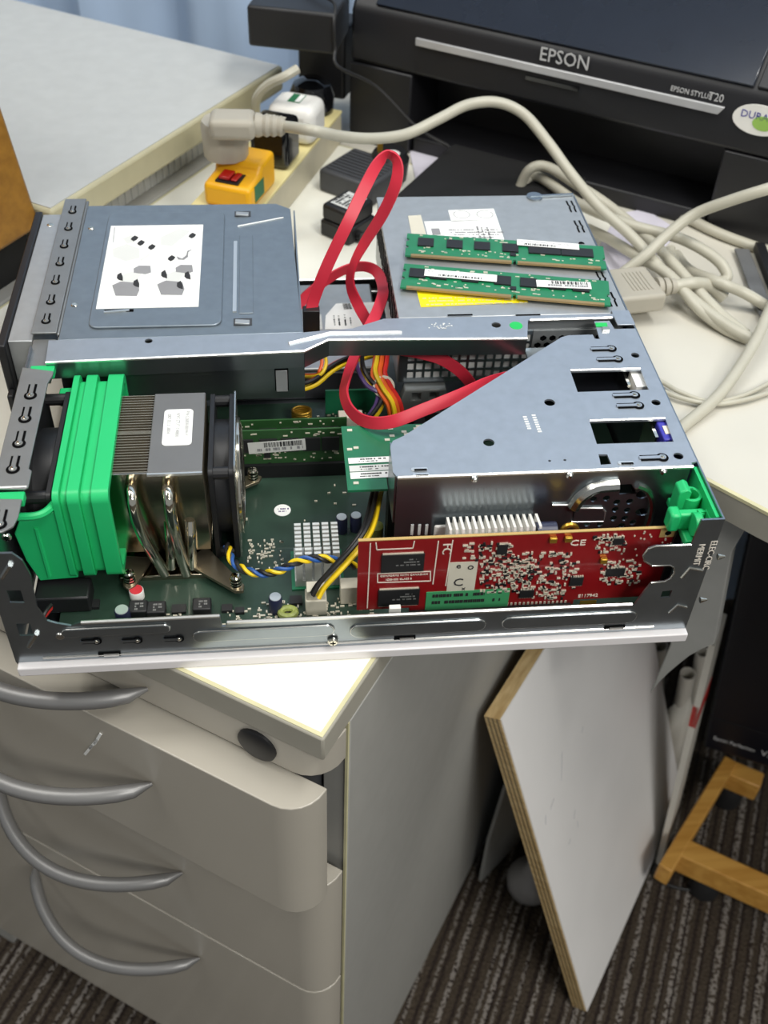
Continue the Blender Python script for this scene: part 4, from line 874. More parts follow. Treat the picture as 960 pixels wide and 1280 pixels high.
for k in range(4): cw_.tube([V((p.x + .0062 * math.cos(t * 2 * math.pi / 14), p.y + .0045 * math.sin(t * 2 * math.pi / 14), MZ + .0065 + k * .0018)) for t in range(15)], .0009, 6)
cw_.build('coil_winding', 'gold', mbd, smooth=True)
p = PZ(395, 763, MZ); o = B().box(p.x - .0060, p.x + .0060, p.y - .004, p.y + .006, MZ, MZ + .0125).build('power_socket', 'nylon', mbd, bevel=.0006)
B().box(p.x - .0052, p.x + .0052, p.y - .003, p.y + .005, MZ + .0125, MZ + .0195).build('power_plug', 'nylon', mbd, bevel=.0005)
PWR = V((p.x, p.y + .001, MZ + .019))
p = PZ(436, 752, MZ); B().box(p.x - .005, p.x + .008, p.y - .002, p.y + .006, MZ, MZ + .014).build('fan_header', 'nylon', mbd, bevel=.0005)
p = PZ(470, 660, MZ + .01); B().lathe(V((p.x, p.y, MZ)), (0, 0, 1), [(0, .0045), (.012, .0045), (.013, .003)], 16).build('coil_core', 'toroid', mbd, smooth=True)
p = PZ(530, 500, MZ + .02); B().box(p.x - .017, p.x + .017, p.y - .006, p.y + .006, MZ, MZ + .014).build('atx_socket', 'black_plastic', mbd, bevel=.001)
o = B().plate(xz([(p.x - .0185, MZ + .014), (p.x + .0185, MZ + .014), (p.x + .014, MZ + .0315), (p.x - .014, MZ + .0315)], p.y - .004), [xz([(p.x - .009, MZ + .023), (p.x - .003, MZ + .023), (p.x - .003, MZ + .029), (p.x - .009, MZ + .029)], p.y - .004), xz([(p.x + .003, MZ + .023), (p.x + .009, MZ + .023), (p.x + .009, MZ + .029), (p.x + .003, MZ + .029)], p.y - .004)], (0, .009, 0)).build('clip_guard', 'clear_plastic', mbd, bevel=.0008)
for x in (.222, .236): B().box(x, x + .008, .09, .20, MZ, MZ + .011).build('expansion_slot', 'black_plastic', mbd)
p = PZ(438, 520, MZ + .022); B().box(p.x - .008, p.x + .008, p.y - .004, p.y + .004, MZ, MZ + .024).build('white_socket', 'cream_plug', mbd, bevel=.0006)
p = PZ(425, 500, MZ + .012); B().box(p.x - .010, p.x + .028, p.y, p.y + .0016, MZ, MZ + .020).build('small_daughter_board', 'pcb_riser', mbd)
rnd = random.Random(11); sp = B()
for i in range(420):
    zone = rnd.random()
    if zone < .42: x, y = rnd.uniform(.130, .200), rnd.uniform(.0125, .034)
    elif zone < .60: x, y = rnd.uniform(.052, .13), rnd.uniform(.012, .030)
    elif zone < .72: x, y = rnd.uniform(.124, .145), rnd.uniform(.06, .085)
    elif zone < .86: x, y = rnd.uniform(.150, .235), rnd.uniform(.165, .205)
    else: x, y = rnd.uniform(.122, .20), rnd.uniform(.095, .135)
    if zone >= .86 and rnd.random() < .75: continue
    w_, h_ = rnd.choice(((.0009, .0018), (.0018, .0009), (.0008, .0012), (.0024, .001))); sp.box(x, x + w_, y, y + h_, MZ, MZ + .0008)
s_ = sp.build('surface_parts', 'solder', mbd); s_['kind'] = 'stuff'
# ============================================================ CPU COOLER, DUCT AND FANS
cz1 = .0880
cc_ = [PZ(u, v, cz1) for u, v in ((150, 495), (192, 492), (262, 490), (247, 588), (185, 590), (137, 592))]
cy0, cy1 = (cc_[3].y + cc_[4].y) / 2, (cc_[1].y + cc_[2].y) / 2; cx0, cx1, cx2 = .0500, (cc_[1].x + cc_[4].x) / 2, (cc_[2].x + cc_[3].x) / 2
cooler = thing('cpu_cooler', 'processor cooler with nickel heat pipes and a stack of fins', 'cpu cooler', ((cx0 + cx2) / 2, (cy0 + cy1) / 2, MZ))
fn_ = B(); nf = 30
for i in range(nf):
    y = cy0 + .0015 + (cy1 - cy0 - .002) * i / (nf - 1); fn_.box(cx0, cx2, y, y + .0005, .0270, cz1 - .0012)
fn_.build('fin_stack', 'fin', cooler)
B().box(cx0, cx2, cy0, cy0 + .0010, .0270, cz1 - .0012).build('front_fin', 'nickel', cooler)
B().box(cx1, cx2, cy0 - .0005, cy1, cz1 - .0012, cz1).build('cover_plate', 'grey_plastic', cooler, bevel=.0006)
B().box(cx0, cx1, cy0 + .033, cy0 + .036, cz1 - .0013, cz1 - .0008).build('fin_comb', 'copper_dark', cooler)
B().box(cx1, cx2, cy0 - .0016, cy0 - .0002, cz1 - .0020, cz1 - .0004).build('cover_fold', 'edge_glint', cooler)
q = [PZ(u, v, cz1) for u, v in ((206, 512), (242, 512), (239, 557), (202, 557))]
lx0, lx1, ly0, ly1 = (q[0].x + q[3].x) / 2, (q[1].x + q[2].x) / 2, (q[2].y + q[3].y) / 2, (q[0].y + q[1].y) / 2
o = B().plate(xy(rrect(lx0, lx1, ly0, ly1, .0025), cz1), [], (0, 0, .0003)).build('label', 'label_white', cooler)
f3 = frame(V((lx0 + .0125, ly1 - .003, cz1 + .0003)), (0, -1, 0), (1, 0, 0)); 
lettering('P/N:C26858-B8594-V1', .0030, f3 @ Matrix.Translation((-.001, .0006, 0)), 'ink_mid', o, sx=.82, ext=.0001)
lettering('A/VC:Z7UT1C40B001', .0030, f3 @ Matrix.Translation((.0005, -.0045, 0)), 'ink_mid', o, sx=.82, ext=.0001)
lettering('2007.05.15 18004', .0030, f3 @ Matrix.Translation((.001, -.0095, 0)), 'ink_mid', o, sx=.82, ext=.0001)
def pipe(pts, r=.0033): B().tube(spline(pts, 8), r, 14).build('heat_pipe', 'chrome', cooler, smooth=True)
yb = cy0 - .011
pipe([PY(163, 618, cy0 + .003), PY(163, 612, cy0 - .004), PY(165, 625, yb), PY(170, 648, yb - .001), PY(182, 676, yb), PY(198, 703, yb + .002), PY(206, 716, yb + .004)])
pipe([PY(209, 618, cy0 + .003), PY(209, 612, cy0 - .004), PY(211, 625, yb), PY(214, 648, yb - .001), PY(221, 676, yb), PY(229, 703, yb + .002), PY(233, 716, yb + .004)])
for u in (214, 239): pipe([PY(u - 2, 650, cy0 + .001), PY(u - 1, 672, cy0 - .003), PY(u, 695, cy0 - .005), PY(u, 708, cy0 - .005)], .0034)
a, b = PY(150, 716, cy0 - .004), PY(266, 716, cy0 - .004)
B().box(a.x, b.x, cy0 - .009, cy1 - .01, a.z - .0045, a.z + .001).build('base_plate', 'nickel', cooler, bevel=.0008)
B().box(a.x + .012, b.x - .012, cy0 + .006, cy1 - .016, MZ + .0004, a.z - .0045).build('processor_block', 'steel', cooler)
def arm(p0, p1, w0, name='mounting_arm'):
    t = (V(p1) - V(p0)).normalized(); sd = t.cross(ZZ); p0, p1 = V(p0), V(p1)
    B().plate([p0 + sd * w0, p1 + sd * .0035, p1 + t * .003, p1 - sd * .0035, p0 - sd * w0], [], (0, 0, .0022)).build(name, 'copper_dark', cooler, bevel=.0004)
    c = p1 - t * .003 + V((0, 0, .0022))
    sp_ = B()
    for k in range(3): sp_.lathe(c + V((0, 0, k * .0022)), (0, 0, 1), [(0, .0034), (.0012, .0034)], 14)
    sp_.build('spring', 'chrome', cooler, smooth=True); screw(c + V((0, 0, .0066)), (0, 0, 1), .0030, cooler)
az = MZ + .005
arm(V((b.x - .010, cy0 + .004, az)), PZ(300, 738, az), .009); arm(V((b.x - .006, cy1 - .012, az)), PZ(322, 600, az), .009); arm(V((a.x + .010, cy0 + .004, az)), PZ(162, 735, az), .009)
# black fan on the right of the fins
fx0, fx1 = cx2 + .0025, cx2 + .0165; fy0, fy1 = cy0 + .001, cy1 + .004; fz0, fz1 = MZ + .004, cz1 - .003; fcy, fcz = (fy0 + fy1) / 2, (fz0 + fz1) / 2
def fan(name, label, x0, x1, y0, y1, z0, z1, side=1, gap=True):
    o = thing(name, label, 'fan', ((x0 + x1) / 2, (y0 + y1) / 2, z0)); cy, cz = (y0 + y1) / 2, (z0 + z1) / 2; r = min(y1 - y0, z1 - z0) / 2 * .93
    for xa in (x0, x1 - .0028): B().plate(yz(rrect(y0, y1, z0, z1, .003), xa), [yz(circ(cy, cz, r, 30), xa)], (.0028, 0, 0)).build('frame', 'black_plastic', o, bevel=.0004)
    n = 30; vs = []
    for x in (x0 + .0028, x1 - .0028):
        for rad in (r, r + .0012): vs += [(x, cy + rad * math.cos(2 * math.pi * k / n), cz + rad * math.sin(2 * math.pi * k / n)) for k in range(n)]
    fs = []
    for k in range(n):
        j = (k + 1) % n; fs += [(k, j, 2 * n + j, 2 * n + k), (n + j, n + k, 3 * n + k, 3 * n + j)]
    B().add(vs, fs).build('shroud', 'black_plastic', o, smooth=True)
    for yy in (y0 + .004, y1 - .004):
        for zz in (z0 + .004, z1 - .004): B().cyl((x0 + .0028, yy, zz), (x1 - .0028, yy, zz), .0035, None, 12).build('corner_post', 'black_plastic', o)
    B().cyl((x0 + .002, cy, cz), (x1 - .003, cy, cz), r * .42, None, 24).build('hub', 'black_plastic', o, bevel=.0005)
    for k in range(7):
        t = 2 * math.pi * k / 7; c, s = math.cos(t), math.sin(t); c2, s2 = math.cos(t + .55), math.sin(t + .55); r0, r1 = r * .40, r * .93; xa, xb = x0 + .003, x1 - .004
        P_ = [(xa, cy + r0 * c, cz + r0 * s), (xb, cy + r0 * c2, cz + r0 * s2), (xb, cy + r1 * c2, cz + r1 * s2), (xa, cy + r1 * c, cz + r1 * s)]
        B().add(P_ + [(x + .0008, y, z) for x, y, z in P_], [(0, 1, 2, 3), (7, 6, 5, 4), (0, 4, 5, 1), (1, 5, 6, 2), (2, 6, 7, 3), (3, 7, 4, 0)]).build('blade', 'dark_grey', o)
    return o
cf = fan('cooler_fan', 'black cooling fan clamped to the right of the heat pipe cooler', fx0, fx1, fy0, fy1, fz0, fz1)
B().plate(yz(rrect(fy0, fy1, fz0, fz1 + .002, .003), fx1 + .0002), [yz(circ(fcy, fcz, .0325, 30), fx1 + .0002)], (.0008, 0, 0)).build('metal_ring_plate', 'steel', cf)
B().plate(yz(circ(fcy, fcz, .0345, 36), fx1 + .0010), [yz(circ(fcy, fcz, .0315, 36), fx1 + .0010)], (.0022, 0, 0)).build('metal_rim', 'chrome', cf, bevel=.0006)
# green air duct
DY0, DY1, DZ0, DZ1 = .0450, .1545, .0265, .0905
duct = thing('air_duct', 'bright green ribbed plastic air duct between front fan and cooler', 'air duct', (.041, .1, DZ0))
def ring(x0, x1, o_, t, nm='rib'):
    out = rrect(DY0 + o_, DY1 - o_, DZ0 + o_ * .3, DZ1 - o_, .006, 5); inn = rrect(DY0 + o_ + t, DY1 - o_ - t, DZ0 + t, DZ1 - o_ - t, .005, 5)
    return B().plate(yz(out, x0), [yz(inn, x0)], (x1 - x0, 0, 0)).build(nm, 'green_plastic', duct, bevel=.0007)
ring(.0270, .0305, 0, .004); ring(.0305, .0345, .0028, .003, 'groove'); ring(.0345, .0408, .0, .004); ring(.0408, .0470, .0028, .003, 'groove'); ring(.0470, .0560, 0, .004)
a = [PY(u, v, .0465) for u, v in ((26, 646), (70, 640), (74, 655), (98, 722), (50, 726), (32, 700), (18, 668))]
B().plate(a, [], (0, .002, 0)).build('side_skirt', 'green_plastic', duct, bevel=.0006)
lg = spline([PZ(u, v, .0815) for u, v in ((22, 646), (45, 645), (60, 638), (72, 624))], 5)
B().tube(lg, .0022, 8).build('skirt_rim', 'green_plastic', duct, smooth=True)
ed([PY(45, 660, .0462), PY(62, 720, .0462)], .0012, 'green_plastic', 'skirt_fold', duct)
B().box(.0175, .0262, .142, .150, .074, .082).build('side_tab', 'green_plastic', duct, bevel=.0006)
fan('case_fan', 'black case fan behind the front bracket, left of the green duct', .0085, .0255, .0500, .1420, .0085, .0865)
# red wires of the front fan
rw = thing('red_fan_wires', 'thin red wires at the near front corner of the case', 'wires', PY(50, 770, .012))
for k in range(3):
    B().tube(spline([PY(36 + k * 3, 806 - k, .0090), PY(44 + k * 2, 795, .0095), PY(52 + k, 776 - k * 3, .014), PY(64, 760 - k * 2, .022)], 5), .0011, 6).build('wire', ('wire_red', 'wire_red', 'wire_black')[k], rw, smooth=True)
p = PZ(75, 742, MZ + .012); tag(B().box(p.x - .014, p.x + .016, p.y - .004, p.y + .012, MZ, MZ + .012).build('front_panel_plug', 'black_plastic', bevel=.0012), 'black plug block under the green duct at the near corner', 'connector')

# ============================================================ RISER CAGE
RY = .0450
rc = thing('riser_bracket', 'blue-grey steel riser cage plate covering the rear card slots', 'riser bracket', (.29, .1, .045))
out = [(.2080, RY), (.2060, RY + .004), (.2065, .0700), (.2085, .0750), (.2150, .0790), (.3240, .1695), (.3290, .1715), (.3445, .1715), (.3448, .1670), (.3478, .1665), (.3490, .1860), (.3590, .1862), (.3600, .1770), (.3735, .1770), (.3735, .0490), (.3700, .0480), (.3700, RY)]
def hpx(l): return [V((PZ(u, v, H).x, PZ(u, v, H).y, H)) for u, v in l]
def hcirc(u, v, r): p = PZ(u, v, H); return xy(circ(p.x, p.y, r, 14), H)
hl2 = [hpx([(713, 464), (801, 462), (811, 487), (722, 490)]), hpx([(737, 527), (832, 524), (842, 552), (746, 555)]), hcirc(611, 553, .0032), hcirc(687, 503, .0032), hcirc(794, 444, .0026), hcirc(820, 503, .0027), hcirc(848, 570, .0028), hpx([(748, 568), (759, 568), (764, 580), (751, 581)]), hcirc(687, 576, .0008), hcirc(706, 575, .0008)]
B().plate(xy(out, H), hl2, (0, 0, -.0012)).build('top_plate', 'plate_blue', rc)
ed([(.2080, RY - .0002, H - .0002), (.3700, RY - .0002, H - .0002)], .0011, parent=rc)
for (a, b) in (((713, 463), (800, 461)), ((737, 526), (831, 523))): ed([PZ(*a, H), PZ(*b, H)], .0008, parent=rc)
for u, v in ((764, 436), (772, 449), (793, 494), (798, 507), (828, 572)): lance(PZ(u, v, H + .0001), (1, 0, 0), .0125, .0030, rc, m='plate_blue')
for u, v in ((524, 587), (526, 594), (782, 579), (784, 585)):
    p = PZ(u, v, H); o = B().plate(xy(rrect(p.x - .0045, p.x + .0045, p.y - .0012, p.y + .0012, .0011), H + .0001), [], (0, 0, .0005)).build('louvre', 'edge_glint', rc, bevel=.0002)
    B().box(p.x - .0028, p.x + .0040, p.y - .0016, p.y - .0002, H + .0006, H + .0008).build('louvre_gap', 'hole_black', o)
for u, v in ((592, 600), (711, 594), (828, 589)):
    p = PY(u, v, RY); B().lathe(V((p.x, RY - .001, H - .0022)), (0, -.5, 1), [(0, .0022), (.002, .0016), (.0026, .0006)], 10).build('corner_dimple', 'steel', rc, smooth=True)
mk = B(); rd = random.Random(6)
for u0, v0, n_ in ((656, 521, 6), (667, 519, 8)):
    for i in range(n_):
        p = PZ(u0 + i * 1.1, v0 + i * 2.9, H + .0001); mk.box(p.x - .0011, p.x + .0011, p.y - .0005, p.y + .0005, H, H + .0002)
mk.build('stamp_marks', 'label_white', rc)
B().plate(xy([(.3486, .1795), (.3560, .1792), (.3565, .1835), (.3490, .1838)], H + .0002), [], (0, 0, .0003)).build('green_mark', 'dot_green', rc)
p = PZ(757, 412, H + .0004); B().box(p.x - .0022, p.x + .0022, p.y - .0016, p.y + .0016, p.z - .0003, p.z + .0012).build('catch', 'chrome', rc)
# near wall of the riser cage with its perforated dome
wp = lambda u, v: (PY(u, v, RY).x, PY(u, v, RY).z)
whole = [xz([wp(775, 606), wp(789, 605), wp(796, 617), wp(774, 618)], RY), xz(circ(*wp(803, 618), .0036, 12, .0034), RY), xz(circ(*wp(803, 640), .0042, 12, .003), RY)]
for u, v in ((742, 624), (758, 623), (771, 628), (787, 627), (769, 637), (784, 638), (767, 648), (781, 648), (734, 655), (750, 655), (777, 657), (791, 653)):
    whole.append(xz(circ(*wp(u, v), .0021, 10, .0022), RY))
B().plate(xz([(.2080, .0420), (.3690, .0420), (.3690, H - .0012), (.2080, H - .0012)], RY), whole, (0, .0010, 0)).build('near_wall', 'plate_dark', rc)
dome = [wp(u, v) for u, v in ((716, 632), (726, 618), (745, 607), (772, 604))]
ed([V((x, RY - .0012, z)) for x, z in [(p.x, p.z) for p in spline([V((a, 0, b)) for a, b in dome], 6)]], .0038, 'steel', 'dome_rim', rc, 8)
dome = [wp(u, v) for u, v in ((796, 606), (808, 612), (814, 626), (812, 645), (806, 660))]
ed([V((x, RY - .0008, z)) for x, z in [(p.x, p.z) for p in spline([V((a, 0, b)) for a, b in dome], 6)]], .0020, 'steel', 'dome_rim', rc, 8)
tg_ = [wp(u, v) for u, v in ((690, 630), (710, 630), (720, 634), (752, 634), (756, 638), (754, 650), (714, 651))]
ed([V((x, RY - .0008, z)) for x, z in tg_], .0007, 'edge_glint', 'spring_tongue', rc)
B().plate(xz([wp(u, v) for u, v in ((718, 634), (752, 634), (756, 640), (754, 650), (716, 650))], RY - .0012), [], (0, .0004, 0)).build('spring_tongue', 'plate_dark', rc)
for i in range(3): 
    p = wp(515 + i * 9, 662); B().box(p[0] - .0008, p[0] + .0008, RY - .0004, RY, p[1] - .004, p[1] + .004).build('wall_slot', 'label_grey', rc)
for (x, y0, y1, zz) in ((.2068, RY + .002, .075, .06),): B().box(x, x + .001, y0, y1, zz, H - .0012).build('end_wall', 'plate_dark', rc)
# slot contents seen through the openings
B().box(.3180, .3725, .110, .150, .0830, .0842).build('card_deck', 'black_gloss', rc)
for u, v in ((784, 475), (818, 539)):
    p = PZ(u, v, H - .008); B().box(p.x - .0030, p.x - .0012, p.y - .010, p.y + .010, .062, H - .004).build('slot_rail', 'chrome', rc)
p = PZ(795, 475, H - .004); B().box(p.x - .002, p.x + .006, p.y - .008, p.y + .008, .070, H - .003).build('slot_plate', 'label_white', rc)
p = PZ(831, 539, H - .003); vg = thing('blue_video_port', 'blue video port seen through the lower riser opening', 'port', (p.x, p.y, .06))
B().box(p.x - .003, p.x + .006, p.y - .0085, p.y + .0085, .060, H - .002).build('shell', 'vga_blue', vg, bevel=.0008); B().box(p.x - .001, p.x + .004, p.y - .004, p.y + .003, H - .002, H - .0014).build('inner_face', 'cream_plug', vg)
# green riser card
rp_ = .0660
rcd = thing('riser_card', 'green riser card with three silver labels beside the riser cage', 'riser card', (.23, .1, rp_ - .0016))
q = [PZ(u, v, rp_) for u, v in ((427, 533), (560, 524), (600, 520), (498, 611), (434, 613))]
xa, xb = (q[0].x + q[4].x) / 2, .290; ya_, yb_ = q[4].y, q[0].y
B().plate(xy([(xa, ya_), (.2062, ya_), (.2062, RY + .0345), (.2600, RY + .060), (.2900, .1150), (.2900, yb_), (xa, yb_)], rp_ - .0016), [], (0, 0, .0016)).build('board', 'pcb_riser', rcd)
B().box(.2075, .295, .072, .0830, MZ, rp_ - .0017).build('edge_support', 'black_plastic', rcd)
for k, (va, vb) in enumerate(((573, 580), (582.5, 590), (591, 599))):
    a, b = PZ(435 + k * 1.2, va, rp_ + .0002), PZ(496 + k, vb - 1.5, rp_ + .0002); f_ = frame(a, V((b.x - a.x, .0005, 0)), (0, 1, 0)); w_ = b.x - a.x; h_ = (PZ(435, va, rp_) - PZ(435, vb, rp_)).y
    o = B(f_).box(0, w_, -h_, 0, 0, .0002).build('label', ('label_white', 'label_grey', 'label_white')[k], rcd)
    print_rows(f_ @ Matrix.Translation((0, 0, .0002)), 0, w_, [(-h_ * .32, h_ * .2, .22, .78 + .1 * (k == 1)), (-h_ * .7, h_ * .13, .2, .6)], o, 'ink', 40 + k)
sm = B(); rd = random.Random(4)
for u, v in ((437, 538), (472, 533), (488, 536), (505, 540), (508, 543), (490, 545), (437, 562), (445, 560), (520, 536), (523, 533), (445, 604), (484, 550)):
    p = PZ(u, v, rp_); sm.box(p.x - .0015, p.x + .0015, p.y - .001, p.y + .001, rp_, rp_ + .0004)
sm.build('solder_parts', 'solder', rcd)
# ============================================================ RED GRAPHICS CARD
GY = .0205
gc = thing('graphics_card', 'red graphics card standing upright along the near side of the case', 'graphics card', (.27, GY, MZ))
gp_ = lambda u, v, y=GY: (PY(u, v, y).x, PY(u, v, y).z)
g0, g1 = gp_(448, 678), gp_(850, 659); gt = (g0[1] + g1[1]) / 2; gx0, gx1 = g0[0], g1[0] - .001
go = [(gx0, MZ + .006), (gx0 + .03, MZ + .006), (gx0 + .03, MZ + .002), (gx0 + .125, MZ + .002), (gx0 + .125, MZ + .006), (gx1, MZ + .006), (gx1, gt), (gx0, gt)]
B().plate(xz(go, GY), [], (0, .0016, 0)).build('board', 'pcb_red', gc)
B().box(gx0, gx1, GY - .0001, GY + .0017, gt, gt + .0005).build('board_edge', 'pcb_edge', gc)
B().box(.2160, .3090, GY - .003, GY + .005, MZ, MZ + .0035).build('slot', 'black_plastic', gc)
def fl2(name, m, u0, v0, u1, v1, t=.0004, y=GY, **k):
    a, b = gp_(u0, v0, y), gp_(u1, v1, y); return B().box(min(a[0], b[0]), max(a[0], b[0]), y - t, y, min(a[1], b[1]), max(a[1], b[1])).build(name, m, gc, **k)
for (u0, v0, u1, v1) in ((477, 693, 529, 712), (473, 737, 523, 754)):
    o = fl2('memory_chip', 'chip', u0, v0, u1, v1, .0012); a, b = gp_(u0, v0), gp_(u1, v1)
    for zz in (max(a[1], b[1]), min(a[1], b[1])): B().box(min(a[0], b[0]) + .0006, max(a[0], b[0]) - .0006, GY - .0007, GY, zz - .0008, zz + .0008).build('chip_legs', 'solder', o)
    print_rows(frame(V((a[0] + .008, GY - .0012, (a[1] + b[1]) / 2)), (1, 0, 0), (0, 0, 1)), 0, .014, [(-.0012, .0009, 0, 1), (.001, .0009, .3, .9), (.003, .0008, .5, .9)], o, 'chip_print', 4)
lines = B()
def ln(u0, v0, u1, v1, w=.0003):
    a, b = gp_(u0, v0, GY), gp_(u1, v1, GY); lines.bar((a[0], GY - .00015, a[1]), (b[0], GY - .00015, b[1]), (0, 1, 0), .00015, w)
for s in ((463, 679, 459, 760), (470, 678, 471, 687), (471, 687, 516, 685), (516, 685, 518, 676), (548, 676, 541, 730), (566, 675, 557, 732), (472, 717, 538, 714), (538, 714, 538, 726), (538, 726, 472, 728), (472, 728, 472, 717)): ln(*s)
lines.build('silkscreen_lines', 'silk', gc)
GT = lambda u, v: frame(V((gp_(u, v)[0], GY - .0002, gp_(u, v)[1])), (1, 0, 0), (0, 0, 1))
lettering('FC', .0072, GT(559, 679) @ Matrix.Rotation(-math.pi / 2, 4, 'Z'), 'silk', gc)
lettering('CE', .0060, GT(712, 679), 'silk', gc, sx=1.25); lettering('E117942', .0034, GT(722, 745), 'silk', gc)
lettering('CONFORMS WITH CANADIAN', .0019, GT(475, 720), 'silk', gc); lettering('ICES-003 CLASS B', .0019, GT(482, 724.5), 'silk', gc)
o = fl2('cream_label', 'label_cream', 562, 703, 592, 742, .0003)
for u, v, tx, sz in ((570, 707, 'e', .006), (584, 708, 'o', .007), (566, 728, 'C', .0085), (577, 735, 'x', .004)): lettering(tx, sz, GT(u, v) @ Matrix.Translation((0, 0, .0002)), 'ink', o)
o = fl2('green_label', 'label_green', 533, 740, 634, 757, .0005)
print_rows(GT(540, 748.5) @ Matrix.Translation((0, 0, .0004)), 0, .040, [(.0030, .0024, 0, .74), (-.0026, .0024, 0, .98)], o, 'ink', 12, dens=.85)
rnd = random.Random(5); gd = B(); gk = B(); dots = B()
clusters = [(580, 640, 678, 700, 60), (600, 665, 700, 740, 170), (655, 725, 690, 735, 120), (742, 780, 668, 690, 50), (750, 800, 700, 730, 70), (660, 705, 735, 748, 40), (640, 660, 690, 740, 30)]
for u0, u1, v0, v1, n_ in clusters:
    for i in range(n_):
        x, z = gp_(rnd.uniform(u0, u1), rnd.uniform(v0, v1)); w_, h_ = rnd.choice(((.0005, .001), (.001, .0005), (.0007, .0007), (.0014, .0006)))
        (gd if rnd.random() < .78 else gk).box(x - w_, x + w_, GY - .0007, GY, z - h_, z + h_)
for i in range(34): x, z = gp_(535 + i * 5.2, 759 - i * .22); dots.box(x - .0006, x + .0006, GY - .0004, GY, z - .0009, z + .0009)
for i in range(30): x, z = gp_(rnd.uniform(770, 840), rnd.uniform(664, 700)); dots.cyl((x, GY, z), (x, GY - .0004, z), .0006, None, 6)
for nm, mb_, m in (('surface_parts', gd, 'solder'), ('dark_surface_parts', gk, 'chip'), ('solder_dots', dots, 'solder')):
    s_ = mb_.build(nm, m, gc); s_['kind'] = 'stuff'
for u0, v0, u1, v1 in ((622, 680, 633, 691), (713, 721, 727, 730), (758, 710, 779, 718), (767, 672, 778, 679), (650, 737, 666, 745)):
    o = fl2('chip', 'chip', u0, v0, u1, v1, .0012); a, b = gp_(u0, v0), gp_(u1, v1); k = B()
    for i in range(6):
        x = a[0] + (b[0] - a[0]) * (i + .5) / 6
        for zz in (a[1], b[1]): k.box(x - .0004, x + .0004, GY - .0006, GY, zz - .0009, zz + .0009)
    k.build('chip_legs', 'solder', o)
for u, v in ((691, 673), (710, 672), (754, 699)):
    x, z = gp_(u, v); B().box(x - .0020, x + .0020, GY - .0022, GY, z - .0017, z + .0017).build('tantalum_capacitor', 'gold', gc, bevel=.0003)
fl2('tantalum_capacitor', 'gold', 725, 751, 744, 756, .0006)
x, z = gp_(835, 666); B().plate(xz([(x - .0045, z - .003), (x + .0045, z - .003), (x + .0045, z + .003), (x - .0045, z + .003)], GY), [xz(circ(x, z, .0018, 12), GY)], (0, -.0003, 0)).build('ground_pad', 'pcb_edge', gc)
B().cyl((x, GY - .0002, z), (x, GY + .0001, z), .0018, None, 12).build('mounting_hole', 'hole_black', gc)
# heatsink, capacitor and coil on the far face of the card
ha, hb = gp_(560, 662, GY + .012), gp_(672, 655, GY + .012)
hz = PY(615, 657, GY + .010).z
B().box(ha[0], hb[0], GY + .006, GY + .020, MZ + .02, hz - .0065).build('heatsink_base', 'label_grey', gc)
hf = B(); nn = 15
for i in range(nn): x = ha[0] + (hb[0] - ha[0]) * i / (nn - 1); hf.plate(yz([(GY + .006, hz - .0065), (GY + .020, hz - .0065), (GY + .020, hz - .002), (GY + .008, hz)], x), [], (.0014, 0, 0))
hf.build('heatsink_fins', 'white_plastic', gc)
B().box(ha[0] - .006, hb[0] + .002, GY + .0195, GY + .0215, MZ + .02, PY(615, 655.5, GY + .0195).z).build('heatsink_back', 'white_plastic', gc, bevel=.001)
p = PY(684, 661, GY + .010); B().cyl((p.x - .006, p.y, p.z - .002), (p.x + .005, p.y, p.z - .002), .0055, None, 18).build('capacitor', 'cap_blue', gc, smooth=True)
p = PY(712, 662, GY + .008); tr_ = B(); tr_.tube([V((p.x + .0042 * math.cos(t * math.pi / 8), p.y, p.z - .0015 + .0052 * math.sin(t * math.pi / 8))) for t in range(17)], .0016, 8); tr_.build('coil', 'gold', gc, smooth=True)
B().box(gx1 - .001, gx1 + .0030, GY - .002, GY + .010, MZ + .02, gt - .002).build('card_bracket', 'black_plastic', gc)
p = PY(493, 764, .0120); tag(B().box(p.x - .0032, p.x + .0032, .0095, .0125, MZ, PY(493, 758, .011).z).build('white_clip', 'white_plastic', bevel=.0004), 'small white plastic clip under the red graphics card', 'clip')

# ============================================================ CABLES INSIDE
def ribbon(pts, label, w=.0078, t=.0016, roll=()):
    P3 = spline([PZ(*q[:3]) for q in pts], 8); n = len(P3); tw = []
    for i in range(n):
        k = i / (n - 1) * (len(pts) - 1); j = min(int(k), len(pts) - 2); f = k - j
        a = (pts[j][3] if len(pts[j]) > 3 else 0) * (1 - f) + (pts[j + 1][3] if len(pts[j + 1]) > 3 else 0) * f
        tgt = (P3[min(i + 1, n - 1)] - P3[max(i - 1, 0)]).normalized(); vw = (P3[i] - CP).normalized(); wd = tgt.cross(vw).normalized(); nn_ = tgt.cross(wd).normalized()
        tw.append(wd * math.cos(a) + nn_ * math.sin(a))
    for i in range(1, n):
        if tw[i].dot(tw[i - 1]) < 0: tw[i] = -tw[i]
    o = thing('sata_cable', label, 'cable', P3[0]); B().ribbon(P3, tw, w, t).build('ribbon', 'red_cable', o, smooth=True); return o, P3
o, P3 = ribbon([(389, 392, .082, .2), (393, 372, .092, .2), (410, 330, .115, .1), (434, 280, .140, .1), (457, 232, .158, .2), (472, 205, .166, .5), (486, 193, .168, 1.0), (497, 205, .164, .7), (494, 232, .152, .3), (478, 268, .132, .3), (456, 303, .110, .6), (441, 332, .094, 1.0), (438, 356, .080, .8), (448, 382, .066, .2), (463, 408, .055, .1), (475, 430, .045, .1)], 'red SATA cable rising in a tall loop above the drive cage')
B().bar(P3[0] - V((0, 0, .014)), P3[0] + V((0, 0, .004)), (1, 0, 0), .0055, .0035).build('plug', 'black_plastic', o, bevel=.0005)
